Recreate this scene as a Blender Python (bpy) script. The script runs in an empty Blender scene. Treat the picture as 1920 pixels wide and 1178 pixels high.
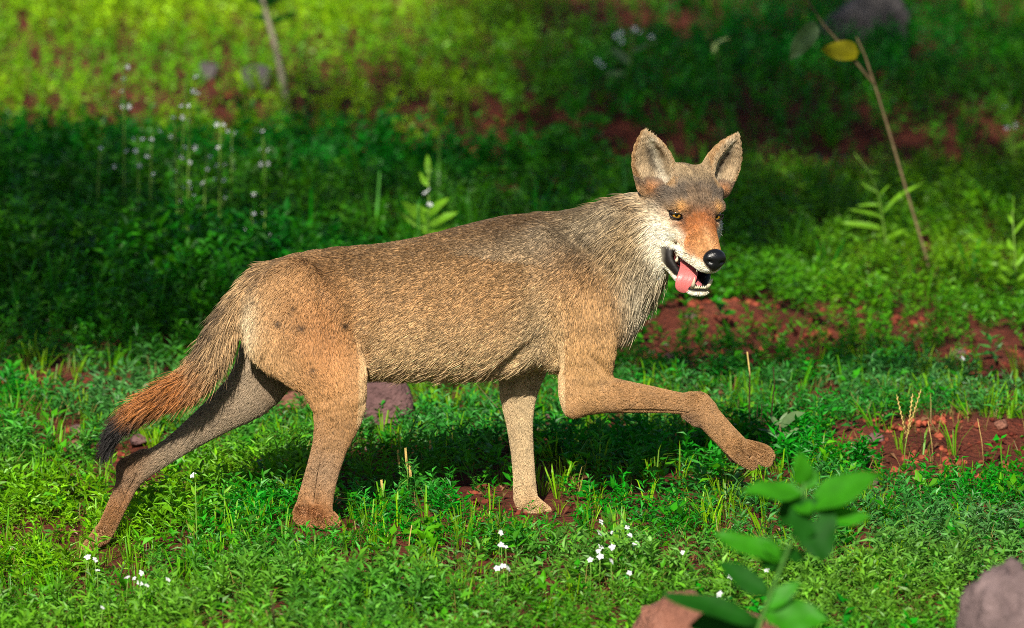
import bpy, math, random
import numpy as np
from mathutils import Vector, Matrix, Quaternion

random.seed(7)
rng = np.random.default_rng(7)
RAD = math.radians
scene = bpy.context.scene
col = scene.collection

# ------------------------------------------------------------------ camera
PXM = 0.0012                       # metres per photo pixel at the wolf
LENS, SENS = 400.0, 36.0
DIST = 1920 * PXM * LENS / SENS    # 25.6 m
DEP = RAD(8.6)
CZ = 0.468 + DIST * math.sin(DEP)
CY = -DIST * math.cos(DEP)
CAM = np.array([0.0, CY, CZ])
FWD = np.array([0, math.cos(DEP), -math.sin(DEP)])
UPV = np.array([0, math.sin(DEP), math.cos(DEP)])
SPX = SENS / LENS / 1920.0

cd = bpy.data.cameras.new('camera')
cam = bpy.data.objects.new('camera', cd)
col.objects.link(cam)
cam.location = CAM
cam.rotation_euler = (RAD(90) - DEP, 0, 0)
cd.lens, cd.sensor_width = LENS, SENS
cd.clip_start, cd.clip_end = 0.5, 3000
cd.dof.use_dof = True
cd.dof.focus_distance = 25.52
cd.dof.aperture_fstop = 4.6
scene.camera = cam

# ------------------------------------------------------------------ sky, sun, exposure
SUN_EL, SUN_AZ = RAD(34), RAD(9)   # azimuth: degrees to the left of the camera, behind it
SUN = np.array([-math.sin(SUN_AZ) * math.cos(SUN_EL), -math.cos(SUN_AZ) * math.cos(SUN_EL), math.sin(SUN_EL)])
world = bpy.data.worlds.new('World')
scene.world = world
world.use_nodes = True
wn = world.node_tree
bgn = wn.nodes['Background']
sky = wn.nodes.new('ShaderNodeTexSky')
sky.sky_type = 'NISHITA'
sky.sun_disc = False
sky.sun_elevation = SUN_EL
sky.sun_rotation = math.atan2(SUN[0], SUN[1])
wn.links.new(sky.outputs[0], bgn.inputs[0])
bgn.inputs[1].default_value = 0.055
sl = bpy.data.lights.new('sun', 'SUN')
sl.energy = 5.0
sl.angle = RAD(0.55)
sl.color = (1.0, 0.93, 0.80)
so = bpy.data.objects.new('sun', sl)
col.objects.link(so)
so.location = (-5, -10, 15)
so.rotation_euler = Vector(SUN).to_track_quat('Z', 'Y').to_euler()
scene.view_settings.view_transform = 'Standard'
scene.view_settings.look = 'None'
scene.view_settings.exposure = 0.55
scene.view_settings.gamma = 1.0
scene.render.engine = 'CYCLES'
scene.cycles.use_denoising = False
scene.cycles.filter_width = 0.95
scene.cycles.max_bounces = 6
scene.cycles.transparent_max_bounces = 4
scene.cycles.sample_clamp_indirect = 6.0

# ------------------------------------------------------------------ pixel helpers
def ray(u, v):
    return FWD + np.array([1.0, 0, 0]) * (u - 960) * SPX + UPV * (589 - v) * SPX

def at(u, v, y=0.0):
    d = ray(u, v)
    return CAM + d * ((y - CY) / d[1])

def project(P):
    q = P - CAM
    w = q @ FWD
    return 960 + q[:, 0] / w / SPX, 589 - (q @ UPV) / w / SPX

def flat(u, v):
    d = ray(u, v)
    p = CAM + d * (-CZ / d[2])
    return p[0], p[1]

def sstep(a, b, x):
    t = np.clip((np.asarray(x, float) - a) / (b - a), 0, 1)
    return t * t * (3 - 2 * t)

def vnoise(P, f, seed=0):
    """smooth value noise in [0,1] for an (N,3) array"""
    Q = np.asarray(P, float) * f + 100.37 + seed * 17.1
    i = np.floor(Q).astype(np.int64)
    t = Q - i
    t = t * t * (3 - 2 * t)
    out = np.zeros(len(Q))
    for dx in (0, 1):
        for dy in (0, 1):
            for dz in (0, 1):
                h = ((i[:, 0] + dx) * 73856093) ^ ((i[:, 1] + dy) * 19349663) ^ ((i[:, 2] + dz) * 83492791) ^ (seed * 1013904223)
                h = (h ^ (h >> 13)) * 1274126177 & 0x7fffffff
                h = ((h ^ (h >> 16)) & 0xffff) / 65535.0
                w = (t[:, 0] if dx else 1 - t[:, 0]) * (t[:, 1] if dy else 1 - t[:, 1]) * (t[:, 2] if dz else 1 - t[:, 2])
                out += h * w
    return out

def n2(x, y, f, seed=0):
    x = np.asarray(x, float).ravel(); y = np.asarray(y, float).ravel()
    return vnoise(np.stack([x, y, np.zeros_like(x)], 1), f, seed)

def lin(r, g, b, k=1.0):
    c = np.array([r, g, b], float) / 255.0
    c = np.where(c <= 0.04045, c / 12.92, ((c + 0.055) / 1.055) ** 2.4)
    return c * k

# ------------------------------------------------------------------ objects, meshes, labels
def tag(o, label=None, cat=None, group=None, kind=None):
    if label: o['label'] = label
    if cat: o['category'] = cat
    if group: o['group'] = group
    if kind: o['kind'] = kind
    return o

def empty(name, loc, label, cat, group=None):
    o = bpy.data.objects.new(name, None)
    col.objects.link(o)
    o.location = loc
    o.empty_display_size = 0.05
    return tag(o, label, cat, group)

def mesh_np(name, V, F, mat, smooth=True, attrs=None):
    V = np.ascontiguousarray(V, np.float32); F = np.ascontiguousarray(F, np.int32)
    n = F.shape[1]
    me = bpy.data.meshes.new(name)
    me.vertices.add(len(V)); me.vertices.foreach_set('co', V.ravel())
    me.loops.add(F.size); me.loops.foreach_set('vertex_index', F.ravel())
    me.polygons.add(len(F)); me.polygons.foreach_set('loop_start', np.arange(0, F.size, n, dtype=np.int32))
    me.polygons.foreach_set('use_smooth', np.full(len(F), smooth))
    for k, a in (attrs or {}).items():
        a = np.asarray(a, np.float32)
        if a.ndim == 1:
            at_ = me.attributes.new(k, 'FLOAT', 'POINT'); at_.data.foreach_set('value', a)
        else:
            at_ = me.attributes.new(k, 'FLOAT_COLOR', 'POINT')
            at_.data.foreach_set('color', np.concatenate([a, np.ones((len(a), 1), np.float32)], 1).ravel())
    me.materials.append(mat)
    me.update(calc_edges=True)
    return me

def link(name, me, parent=None, loc=None):
    o = bpy.data.objects.new(name, me)
    col.objects.link(o)
    if parent: o.parent = parent
    if loc is not None: o.location = loc
    return o

def quads2tris(F):
    F = np.asarray(F)
    return np.concatenate([F[:, [0, 1, 2]], F[:, [0, 2, 3]]])

# ------------------------------------------------------------------ materials
def new_mat(name):
    m = bpy.data.materials.new(name)
    m.use_nodes = True
    nt = m.node_tree
    return m, nt, nt.nodes['Principled BSDF'], nt.nodes['Material Output']

def N(nt, t, **k):
    n = nt.nodes.new(t)
    for a, b in k.items(): setattr(n, a, b)
    return n

def noise_ramp(nt, scale, stops, detail=6, rough=0.6, coords='Object'):
    tc = N(nt, 'ShaderNodeTexCoord'); nz = N(nt, 'ShaderNodeTexNoise')
    nz.inputs['Scale'].default_value = scale; nz.inputs['Detail'].default_value = detail; nz.inputs['Roughness'].default_value = rough
    nt.links.new(tc.outputs[coords], nz.inputs['Vector'])
    rp = N(nt, 'ShaderNodeValToRGB')
    el = rp.color_ramp.elements
    while len(el) < len(stops): el.new(0.5)
    for e, (p, c) in zip(el, stops):
        e.position = p; e.color = (*c, 1)
    nt.links.new(nz.outputs['Fac'], rp.inputs[0])
    return tc, nz, rp

def bump(nt, src, bsdf, strength, dist):
    b = N(nt, 'ShaderNodeBump')
    b.inputs['Strength'].default_value = strength; b.inputs['Distance'].default_value = dist
    nt.links.new(src, b.inputs['Height']); nt.links.new(b.outputs[0], bsdf.inputs['Normal'])

def leaf_mat(name, trans=0.35, rough=0.42, attr='col', spec=0.35, color=None, vein=True):
    m, nt, b, out = new_mat(name)
    if color is None:
        a = N(nt, 'ShaderNodeAttribute', attribute_name=attr); csrc = a.outputs['Color']
    else:
        tc, nz, rp = noise_ramp(nt, 28.0, [(0.3, tuple(np.array(color) * 0.75)), (0.7, tuple(np.array(color) * 1.2))])
        csrc = rp.outputs[0]
    nt.links.new(csrc, b.inputs['Base Color'])
    b.inputs['Roughness'].default_value = rough
    b.inputs['Specular IOR Level'].default_value = spec
    tr = N(nt, 'ShaderNodeBsdfTranslucent')
    mx = N(nt, 'ShaderNodeMix', data_type='RGBA', blend_type='MULTIPLY')
    mx.inputs[0].default_value = 1.0
    nt.links.new(csrc, mx.inputs[6]); mx.inputs[7].default_value = (1.25, 1.3, 0.5, 1)
    nt.links.new(mx.outputs[2], tr.inputs['Color'])
    ms = N(nt, 'ShaderNodeMixShader'); ms.inputs[0].default_value = trans
    nt.links.new(b.outputs[0], ms.inputs[1]); nt.links.new(tr.outputs[0], ms.inputs[2])
    nt.links.new(ms.outputs[0], out.inputs['Surface'])
    return m

def plain_mat(name, c, rough=0.6, scale=60.0, var=0.25, spec=0.4, bump_s=0.0, bump_d=0.002):
    m, nt, b, out = new_mat(name)
    c = np.array(c)
    tc, nz, rp = noise_ramp(nt, scale, [(0.3, tuple(np.clip(c * (1 - var), 0, 1))), (0.7, tuple(np.clip(c * (1 + var), 0, 1)))])
    nt.links.new(rp.outputs[0], b.inputs['Base Color'])
    b.inputs['Roughness'].default_value = rough; b.inputs['Specular IOR Level'].default_value = spec
    if bump_s: bump(nt, nz.outputs['Fac'], b, bump_s, bump_d)
    return m

def attr_mat(name, rough=0.7, spec=0.2, attr='col'):
    m, nt, b, out = new_mat(name)
    a = N(nt, 'ShaderNodeAttribute', attribute_name=attr)
    nt.links.new(a.outputs['Color'], b.inputs['Base Color'])
    b.inputs['Roughness'].default_value = rough; b.inputs['Specular IOR Level'].default_value = spec
    return m

def ground_material():
    m, nt, b, out = new_mat('red_soil')
    tc, nz, rp = noise_ramp(nt, 5.0, [(0.25, (0.075, 0.022, 0.014)), (0.5, (0.17, 0.045, 0.026)), (0.75, (0.27, 0.085, 0.05))], detail=9, rough=0.68)
    tc2, nz2, rp2 = noise_ramp(nt, 70.0, [(0.3, (0.55, 0.5, 0.5)), (0.7, (1.25, 1.2, 1.2))], detail=5)
    mul = N(nt, 'ShaderNodeMix', data_type='RGBA', blend_type='MULTIPLY'); mul.inputs[0].default_value = 1
    nt.links.new(rp.outputs[0], mul.inputs[6]); nt.links.new(rp2.outputs[0], mul.inputs[7])
    tc3, nz3, rp3 = noise_ramp(nt, 1.2, [(0.3, (0.02, 0.07, 0.006)), (0.7, (0.06, 0.15, 0.012))], detail=10, rough=0.75)
    a = N(nt, 'ShaderNodeAttribute', attribute_name='green')
    mx = N(nt, 'ShaderNodeMix', data_type='RGBA')
    nt.links.new(a.outputs['Fac'], mx.inputs[0]); nt.links.new(mul.outputs[2], mx.inputs[6]); nt.links.new(rp3.outputs[0], mx.inputs[7])
    nt.links.new(mx.outputs[2], b.inputs['Base Color'])
    b.inputs['Roughness'].default_value = 0.95; b.inputs['Specular IOR Level'].default_value = 0.15
    bump(nt, nz2.outputs['Fac'], b, 1.0, 0.03)
    return m

# ------------------------------------------------------------------ ground
# bare soil: (u, v, half width px, half depth px, strength) in the photograph, carried to the ground
SOIL_PX = [(1400, 610, 210, 34, .9), (1215, 640, 70, 25, .7), (1850, 665, 120, 34, .95), (1700, 615, 70, 16, .8), (1790, 850, 210, 34, 1.0), (1640, 835, 70, 24, .8),
           (860, 288, 300, 26, 1.0), (1500, 306, 480, 19, .95), (1010, 372, 130, 18, .9), (1130, 100, 110, 30, .8), (1290, 108, 60, 22, .9),
           (890, 925, 80, 26, .9), (250, 826, 80, 20, .8), (130, 812, 40, 14, .6), (700, 850, 50, 22, .55), (1110, 800, 70, 16, .6), (1060, 770, 40, 20, .6),
           (1265, 908, 55, 12, .75), (1620, 905, 70, 16, .6), (140, 722, 150, 18, .9), (540, 760, 60, 18, .6), (800, 745, 60, 18, .5), (1000, 790, 40, 14, .6),
           (70, 185, 60, 20, .45), (620, 4, 50, 14, .8), (810, 25, 30, 14, .7), (420, 215, 40, 14, .5), (20, 90, 30, 12, .7), (500, 790, 70, 12, .5), (1020, 985, 45, 9, .5)]
SOILS = []
for (u, v, ru, rv, s) in SOIL_PX:
    x0, y0 = flat(u, v); _, ya = flat(u, v + rv); _, yb = flat(u, v - rv)
    ext = .12 if y0 < 2.2 else .22 if y0 < 4.5 else .10          # plants in front hide part of each patch, so it reaches further forward
    SOILS.append((x0, y0 - ext * .8, ru * PXM * 1.1 * (1 + y0 / DIST), (yb - ya) / 2 + ext, s))

def soil_mask(x, y):
    x = np.asarray(x, float); y = np.asarray(y, float)
    sh = x.shape
    w = (n2(x, y, 3.2, 5) - .5).reshape(sh) * 1.2 + (n2(x, y, 9.0, 6) - .5).reshape(sh) * 0.8
    m = np.zeros(sh)
    for (x0, y0, rx, ry, s) in SOILS:
        d = np.sqrt(((x - x0) / rx) ** 2 + ((y - y0) / ry) ** 2) + w * 0.75
        m = np.maximum(m, s * (1 - sstep(0.72, 1.12, d)))
    m = m * (1 - .45 * (sstep(.62, .74, n2(x, y, 6.5, 13)).reshape(sh)) * sstep(1.6, 2.4, y))
    return m

def H(x, y):
    x = np.asarray(x, float); y = np.asarray(y, float)
    sh = x.shape
    z = -0.066 * sstep(-0.55, -1.0, x) * (1 - sstep(0.5, 1.6, y))
    z = z + 0.03 * (n2(x, y, 0.9, 1) - .5).reshape(sh) * sstep(0.25, 0.9, np.hypot(x + .3, (y - .05) * 1.4))
    z = z + 0.018 * (n2(x, y, 6.0, 2) - .5).reshape(sh) * sstep(0.5, 1.2, y)
    far = sstep(12, 60, np.hypot(x, y - 4))
    z = z + far * (n2(x, y, 0.03, 3) - .3).reshape(sh) * 4.0
    z = z + 0.05 * np.exp(-(((x - .5) / .3) ** 2 + ((y - 2.95) / .25) ** 2)) + .05 * np.exp(-(((x - 1.05) / .3) ** 2 + ((y - 1.1) / .25) ** 2))
    # a low cut bank in red earth
    z = z + 0.08 * sstep(6.0, 6.6, y)
    return z

def Hs(x, y):
    return float(H(np.array([x]), np.array([y]))[0])

def gnd(u, v):
    d = ray(u, v); t = (0 - CZ) / d[2]
    for _ in range(12):
        p = CAM + d * t
        t = (Hs(p[0], p[1]) - CZ) / d[2]
    return CAM + d * t

def graded(lo, hi, step, far, grow=1.35):
    a = list(np.arange(lo, hi + 1e-6, step)); s = step
    while a[-1] < far: s *= grow; a.append(a[-1] + s)
    s = step
    while a[0] > -far: s *= grow; a.insert(0, a[0] - s)
    return np.array(a)

M_ground = ground_material()
gx = graded(-2.6, 2.6, 0.04, 900); gy = graded(-3.0, 11.0, 0.05, 900)
GX, GY = np.meshgrid(gx, gy, indexing='ij')
GZ = H(GX, GY)
gs = soil_mask(GX, GY)
clod = (n2(GX, GY, 21, 11).reshape(GX.shape) - .5) * .07 + (n2(GX, GY, 8, 12).reshape(GX.shape) - .5) * .07
GZ = GZ + gs * clod * sstep(.6, 1.2, GY)
out_ = np.maximum(sstep(2.2, 5.0, np.abs(GX)), np.maximum(sstep(10, 14, GY), sstep(2.2, 5, -GY)))
nx, ny = GX.shape
ii = (np.arange(nx - 1)[:, None] * ny + np.arange(ny - 1)[None]).ravel()
gq = np.stack([ii, ii + ny, ii + ny + 1, ii + 1], 1)
gme = mesh_np('ground', np.stack([GX.ravel(), GY.ravel(), GZ.ravel()], 1), gq, M_ground, True, {'green': (out_ * (1 - gs)).ravel(), 'soil': gs.ravel()})
tag(link('ground', gme), 'red earth ground under the low green plants', 'ground', kind='structure')

# ================================================================== the wolf
BYAW = math.tan(RAD(10))
LAT = np.array([-math.sin(RAD(10)), math.cos(RAD(10)), 0.0])     # body's left, away from the camera

def wp(u, v, lat=0.0):
    return at(u, v, (u - 800) * PXM * BYAW + lat)

class Chain:
    def __init__(s, name, pts, ru, rl, lat, k=0.02, sub=2, blend=0.0):
        s.name = name
        D = np.concatenate([np.array(pts, float), np.array(ru, float)[:, None], np.array(rl, float)[:, None]], 1)
        if sub > 1 and len(D) > 2:
            E = np.concatenate([2 * D[:1] - D[1:2], D, 2 * D[-1:] - D[-2:-1]]); R = []
            for i in range(1, len(E) - 2):
                for j in range(sub):
                    t = j / sub
                    c = .5 * (2 * E[i] + (E[i + 1] - E[i - 1]) * t + (2 * E[i - 1] - 5 * E[i] + 4 * E[i + 1] - E[i + 2]) * t ** 2 + (3 * E[i] - E[i - 1] - 3 * E[i + 1] + E[i + 2]) * t ** 3)
                    c[3:] = np.maximum(c[3:], np.minimum(E[i][3:], E[i + 1][3:]))
                    R.append(c)
            R.append(D[-1]); D = np.array(R)
        s.P = D[:, :3]; s.ru = D[:, 3]; s.rl = D[:, 4]
        s.lat = np.asarray(lat, float) / np.linalg.norm(lat); s.k = k; s.blend = blend;
        s.rmax = max(s.ru.max(), s.rl.max())
        s.lo = s.P.min(0) - s.rmax - 0.07; s.hi = s.P.max(0) + s.rmax + 0.07

    def full(s, Q):
        """distance, position along the chain, direction"""
        best = np.full(len(Q), 9.0); sp = np.zeros(len(Q)); dr = np.zeros((len(Q), 3))
        n = len(s.P) - 1
        for i in range(n):
            a, b = s.P[i], s.P[i + 1]; ab = b - a; L2 = ab @ ab + 1e-12
            t = np.clip(((Q - a) @ ab) / L2, 0, 1)
            d = Q - a - t[:, None] * ab
            r = s.ru[i] + (s.ru[i + 1] - s.ru[i]) * t; rl = s.rl[i] + (s.rl[i + 1] - s.rl[i]) * t
            dl = d @ s.lat
            du2 = np.maximum((d * d).sum(1) - dl * dl, 0)
            f = (np.sqrt(du2 / (r * r) + dl * dl / (rl * rl)) - 1) * np.minimum(r, rl)
            upd = f < best
            sp = np.where(upd, (i + t) / n, sp); dr[upd] = ab / math.sqrt(L2)
            best = np.minimum(best, f)
        return best, sp, dr

    def sdf(s, Q):
        out = np.full(len(Q), 9.0)
        m = ((Q > s.lo) & (Q < s.hi)).all(1)
        if m.any(): out[m] = s.full(Q[m])[0]
        return out

def body_chain(name, rows, k=0.02, inset=0.0, blend=0.02, **kw):
    """rows: u, v, lateral offset (m), in-plane radius px, lateral radius m"""
    P = [wp(r[0], r[1], r[2]) for r in rows]
    ru = [max(r[3] * PXM - inset, 0.004) for r in rows]; rl = [max(r[4], 0.004) for r in rows]
    return Chain(name, P, ru, rl, LAT, k, blend=blend, **kw)

C = []
C.append(body_chain('torso', [(1062, 548, 0, 124, .100), (1010, 547, 0, 146, .112), (950, 558, 0, 150, .118), (880, 569, 0, 148, .121), (800, 579, 0, 138, .118),
                              (720, 585, 0, 131, .100), (640, 578, 0, 118, .088), (570, 568, 0, 97, .09), (528, 562, 0, 76, .075)], inset=.006, k=.02))
C.append(body_chain('withers', [(1020, 447, 0, 42, .045), (950, 451, 0, 44, .05), (885, 470, 0, 42, .05)], inset=.006, k=.02))
C.append(body_chain('chest', [(1130, 600, 0, 50, .06), (1100, 640, 0, 50, .06), (1060, 660, 0, 40, .05)], inset=.008, k=.04))
# near shoulder and foreleg
C.append(body_chain('near_shoulder', [(1035, 470, -.060, 40, .028), (1068, 525, -.076, 62, .035), (1096, 595, -.083, 64, .044)], inset=.004, k=.02))
C.append(body_chain('near_upper_arm', [(1096, 580, -.083, 62, .044), (1100, 640, -.083, 58, .046), (1101, 680, -.080, 51, .042), (1098, 725, -.078, 46, .036)], inset=.003, k=.009))
C.append(body_chain('near_forearm', [(1094, 738, -.078, 42, .034), (1130, 740, -.080, 37, .032), (1170, 744, -.083, 32, .029), (1225, 750, -.086, 26.5, .024), (1278, 757, -.088, 22, .021), (1308, 763, -.088, 31, .027),
                                     (1330, 785, -.088, 26, .024), (1355, 812, -.087, 25, .023), (1378, 836, -.086, 25, .026)], inset=.0055, k=.012, blend=.012))
C.append(body_chain('near_elbow', [(1080, 700, -.078, 24, .02), (1074, 766, -.076, 15, .016)], k=.02, inset=.001))
C.append(body_chain('carpal_pad', [(1290, 776, -.088, 11, .012), (1306, 789, -.088, 10, .011)], k=.006))
for i, (u, v, l) in enumerate([(1440, 860, -.100), (1444, 851, -.073), (1412, 866, -.124), (1420, 856, -.048)]):
    C.append(body_chain('near_toe', [(1376, 838, -.088 + (l + .088) * .5, 16, .013), (u - 24, v - 9, l, 10.5, .0105), (u - 9, v - 1, l, 12, .0115), (u - 2, v + 5, l, 9, .009)], k=.004))
C.append(body_chain('toe_pad', [(1378, 856, -.088, 10, .022), (1400, 864, -.088, 8, .02)], k=.008))
# far foreleg
C.append(body_chain('far_foreleg', [(1000, 620, .072, 60, .04), (980, 690, .075, 46, .036), (972, 740, .076, 36, .030), (974, 790, .077, 26.5, .024), (979, 845, .078, 22.5, .021), (983, 895, .078, 22, .021), (985, 932, .078, 24, .024), (990, 950, .078, 21, .024)], inset=.0045, k=.02, blend=.02))
for (u, v, l) in [(1034, 968, .062), (1034, 966, .09), (1018, 972, .046), (1020, 968, .106)]:
    C.append(body_chain('far_fore_toe', [(992, 946, .078 + (l - .078) * .4, 18, .016), (u - 18, v - 9, l, 12, .012), (u - 6, v - 1, l, 9.5, .0105)], k=.004))
# near hind leg
C.append(body_chain('near_thigh', [(548, 560, -.062, 72, .035), (566, 628, -.072, 92, .045), (612, 688, -.076, 68, .048), (632, 738, -.075, 57, .042), (638, 778, -.073, 44, .033), (630, 818, -.071, 30, .025)], inset=.005, k=.012))
C.append(body_chain('near_buttock', [(520, 590, -.05, 55, .035), (508, 636, -.058, 48, .038), (540, 672, -.064, 34, .034)], inset=.007, k=.03))
C.append(body_chain('near_shank', [(640, 798, -.071, 28, .025), (627, 850, -.070, 21, .020), (613, 905, -.069, 18, .019), (605, 948, -.069, 19, .021), (603, 970, -.07, 21, .025)], inset=.0035, k=.010))
C.append(body_chain('near_tendon', [(614, 790, -.068, 22, .02), (602, 835, -.068, 14, .013), (588, 885, -.068, 13, .012), (575, 938, -.068, 15, .015), (573, 966, -.069, 19, .02)], inset=.001, k=.014))
C.append(body_chain('near_hind_paw', [(572, 966, -.07, 20, .03), (600, 972, -.076, 20, .034)], k=.012))
for (u, v, l) in [(620, 981, -.108), (628, 979, -.085), (612, 984, -.125), (626, 975, -.06)]:
    C.append(body_chain('near_hind_toe', [(596, 966, -.074 + (l + .074) * .5, 17, .015), (u - 8, v - 5, l, 11, .012), (u, v, l, 8.5, .0105)], k=.004))
# far hind leg
C.append(body_chain('far_thigh', [(530, 610, .055, 70, .045), (500, 690, .066, 60, .045), (466, 738, .068, 50, .038), (425, 768, .069, 40, .031), (375, 804, .069, 30, .025), (322, 842, .068, 23, .020), (275, 872, .068, 23, .019), (246, 890, .068, 25, .020)], inset=.0045, k=.02, blend=.02))
C.append(body_chain('far_metatarsus', [(246, 886, .068, 24, .02), (234, 918, .068, 20, .018), (218, 952, .068, 18.5, .018), (203, 985, .068, 18, .019), (190, 1006, .068, 18, .022)], inset=.0035, k=.010))
C.append(body_chain('far_hock', [(268, 858, .068, 13, .012), (236, 876, .068, 13, .012)], k=.012))
for (u, v, l) in [(163, 1027, .045), (160, 1028, .068), (168, 1028, .09), (178, 1026, .105)]:
    C.append(body_chain('far_hind_toe', [(190, 1004, .068 + (l - .068) * .5, 15, .014), (u + 14, v - 10, l, 11, .012), (u + 3, v, l, 8.5, .010)], k=.004))
# tail: a thin core, the fur gives the bulk
C.append(body_chain('tail', [(502, 538, -.005, 34, .03), (464, 562, -.012, 27, .025), (428, 610, -.022, 26, .024), (402, 660, -.030, 25, .024), (360, 712, -.036, 22, .021), (305, 746, -.042, 19, .018), (254, 774, -.046, 15, .015), (222, 804, -.048, 11, .011), (208, 826, -.05, 7, .007)], k=.025, blend=.02))
# neck
HEAD_Y = -0.055
NP = [at(1225, 428, .035), at(1188, 440, .050), at(1140, 462, .062), at(1062, 500, .058)]
C.append(Chain('neck', NP, [.080, .090, .100, .112], [.076, .08, .088, .09], [-.35, .94, 0], k=.035, blend=.04))
C.append(Chain('throat', [at(1222, 478, .01), at(1190, 525, .03), at(1150, 580, .04)], [.050, .058, .06], [.055, .06, .065], [-.3, .95, 0], k=.035, blend=.03))

# head frame: F forward, L its left (picture right), U up
YAW, PIT, ROL = RAD(20), RAD(13), RAD(5)
F0 = np.array([math.sin(YAW), -math.cos(YAW), 0]); L0 = np.array([math.cos(YAW), math.sin(YAW), 0]); U0 = np.array([0, 0, 1.0])
HF = F0 * math.cos(PIT) - U0 * math.sin(PIT); HU_ = U0 * math.cos(PIT) + F0 * math.sin(PIT)
HL = L0 * math.cos(ROL) - HU_ * math.sin(ROL); HU = HU_ * math.cos(ROL) + L0 * math.sin(ROL)
HO = at(1307, 405, HEAD_Y)
HM = np.stack([HF, HL, HU])          # world -> head rows
def hp(x, y, z): return HO + HF * x + HL * y + HU * z
def to_head(Q): return (Q - HO) @ HM.T

def head_chain(name, rows, k=0.012, blend=0.012, lat=None):
    return Chain(name, [hp(*r[:3]) for r in rows], [r[3] for r in rows], [r[4] for r in rows], HL if lat is None else lat, k, blend=blend)

C.append(head_chain('skull', [(-.020, 0, -.004, .040, .046), (-.06, 0, .024, .060, .074), (-.12, 0, .016, .060, .070)], k=.02, blend=.03))
C.append(head_chain('muzzle', [(.118, 0, -.067, .020, .024), (.075, 0, -.055, .030, .033), (.02, 0, -.040, .042, .042), (-.03, 0, -.02, .05, .05)], k=.018, blend=.012))
C.append(head_chain('upper_lip', [(.108, 0, -.080, .012, .024), (.06, 0, -.078, .014, .036), (.02, 0, -.075, .014, .048)], k=.010))
for s in (-1, 1):
    C.append(head_chain('cheek', [(-.03, s * .044, -.035, .028, .022), (-.06, s * .054, -.045, .040, .028), (-.115, s * .060, -.045, .048, .034)], k=.02, blend=.02))
    C.append(head_chain('brow', [(.002, s * .028, .020, .011, .011), (-.014, s * .058, .019, .010, .010)], k=.014))
    C.append(head_chain('jaw', [(.076, s * .012, -.146, .010, .012), (.048, s * .022, -.135, .014, .013), (.0, s * .042, -.110, .020, .015), (-.05, s * .052, -.078, .030, .02), (-.09, s * .05, -.062, .035, .02)], k=.012, blend=.01))
C.append(head_chain('jaw_floor', [(.074, 0, -.151, .008, .015), (.02, 0, -.143, .010, .026), (-.04, 0, -.118, .022, .04), (-.09, 0, -.10, .030, .045)], k=.012))
EAR_IN = []
for s in (-1, 1):
    B = np.array([-.094, s * .066, .044]); M1 = np.array([-.104, s * .087, .090]); M2 = np.array([-.110, s * .100, .122]); T = np.array([-.114, s * .112, .152])
    ax = (T - B) / np.linalg.norm(T - B)
    O = np.array([.90, s * .30, 0.2]); O -= ax * (O @ ax); O /= np.linalg.norm(O)
    Wd = np.cross(ax, O)
    tw = lambda d: HF * d[0] + HL * d[1] + HU * d[2]
    C.append(Chain('ear', [hp(*B), hp(*M1), hp(*M2), hp(*T)], [.030, .028, .020, .005], [.047, .043, .029, .006], tw(Wd), k=.016, blend=.008))
    sh = O * .019
    EAR_IN.append(Chain('ear_in', [hp(*(B + sh * 1.3 + ax * .022)), hp(*(M1 + sh)), hp(*(M2 + sh)), hp(*(T + sh * .55 - ax * .004))], [.025, .0255, .019, .005], [.030, .035, .024, .005], tw(Wd), k=.006, blend=.008))
EYES = [hp(-.004, s * .0495, -.001) for s in (-1, 1)]
EYE_CUT = [Chain('eye', [hp(.004, s * .041, -.003), hp(-.006, s * .058, .001)], [.0076, .0070], [.013, .013], HF + HL * s * .25, k=.003) for s in (-1, 1)]
MOUTH_CUT = [Chain('mouth', [hp(.075, 0, -.108), hp(.03, 0, -.108), hp(-.012, 0, -.092)], [.014, .020, .012], [.020, .036, .05], HL, k=.006, blend=.01)]
MOUTH_CUT += [Chain('mouth', [hp(.05, s * .030, -.106), hp(.016, s * .060, -.086), hp(-.010, s * .080, -.060)], [.014, .012, .006], [.014, .018, .016], HL, k=.005, blend=.006) for s in (-1, 1)]

def smin(a, b, k):
    h = np.clip(0.5 + 0.5 * (a - b) / k, 0, 1)
    return a + (b - a) * h - k * h * (1 - h)

CUTS = []
def wolf_sdf(Q):
    d = np.full(len(Q), 9.0)
    for c in C:
        m = np.nonzero(((Q > c.lo) & (Q < c.hi)).all(1))[0]
        if len(m):
            f = c.full(Q[m])[0]
            d[m] = smin(d[m], f, c.k)
    for c in EAR_IN + EYE_CUT + MOUTH_CUT + CUTS:
        m = np.nonzero(((Q > c.lo) & (Q < c.hi)).all(1))[0]
        if len(m):
            f = -c.full(Q[m])[0]
            d[m] = -smin(-d[m], -f, c.k)
    return d

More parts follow.
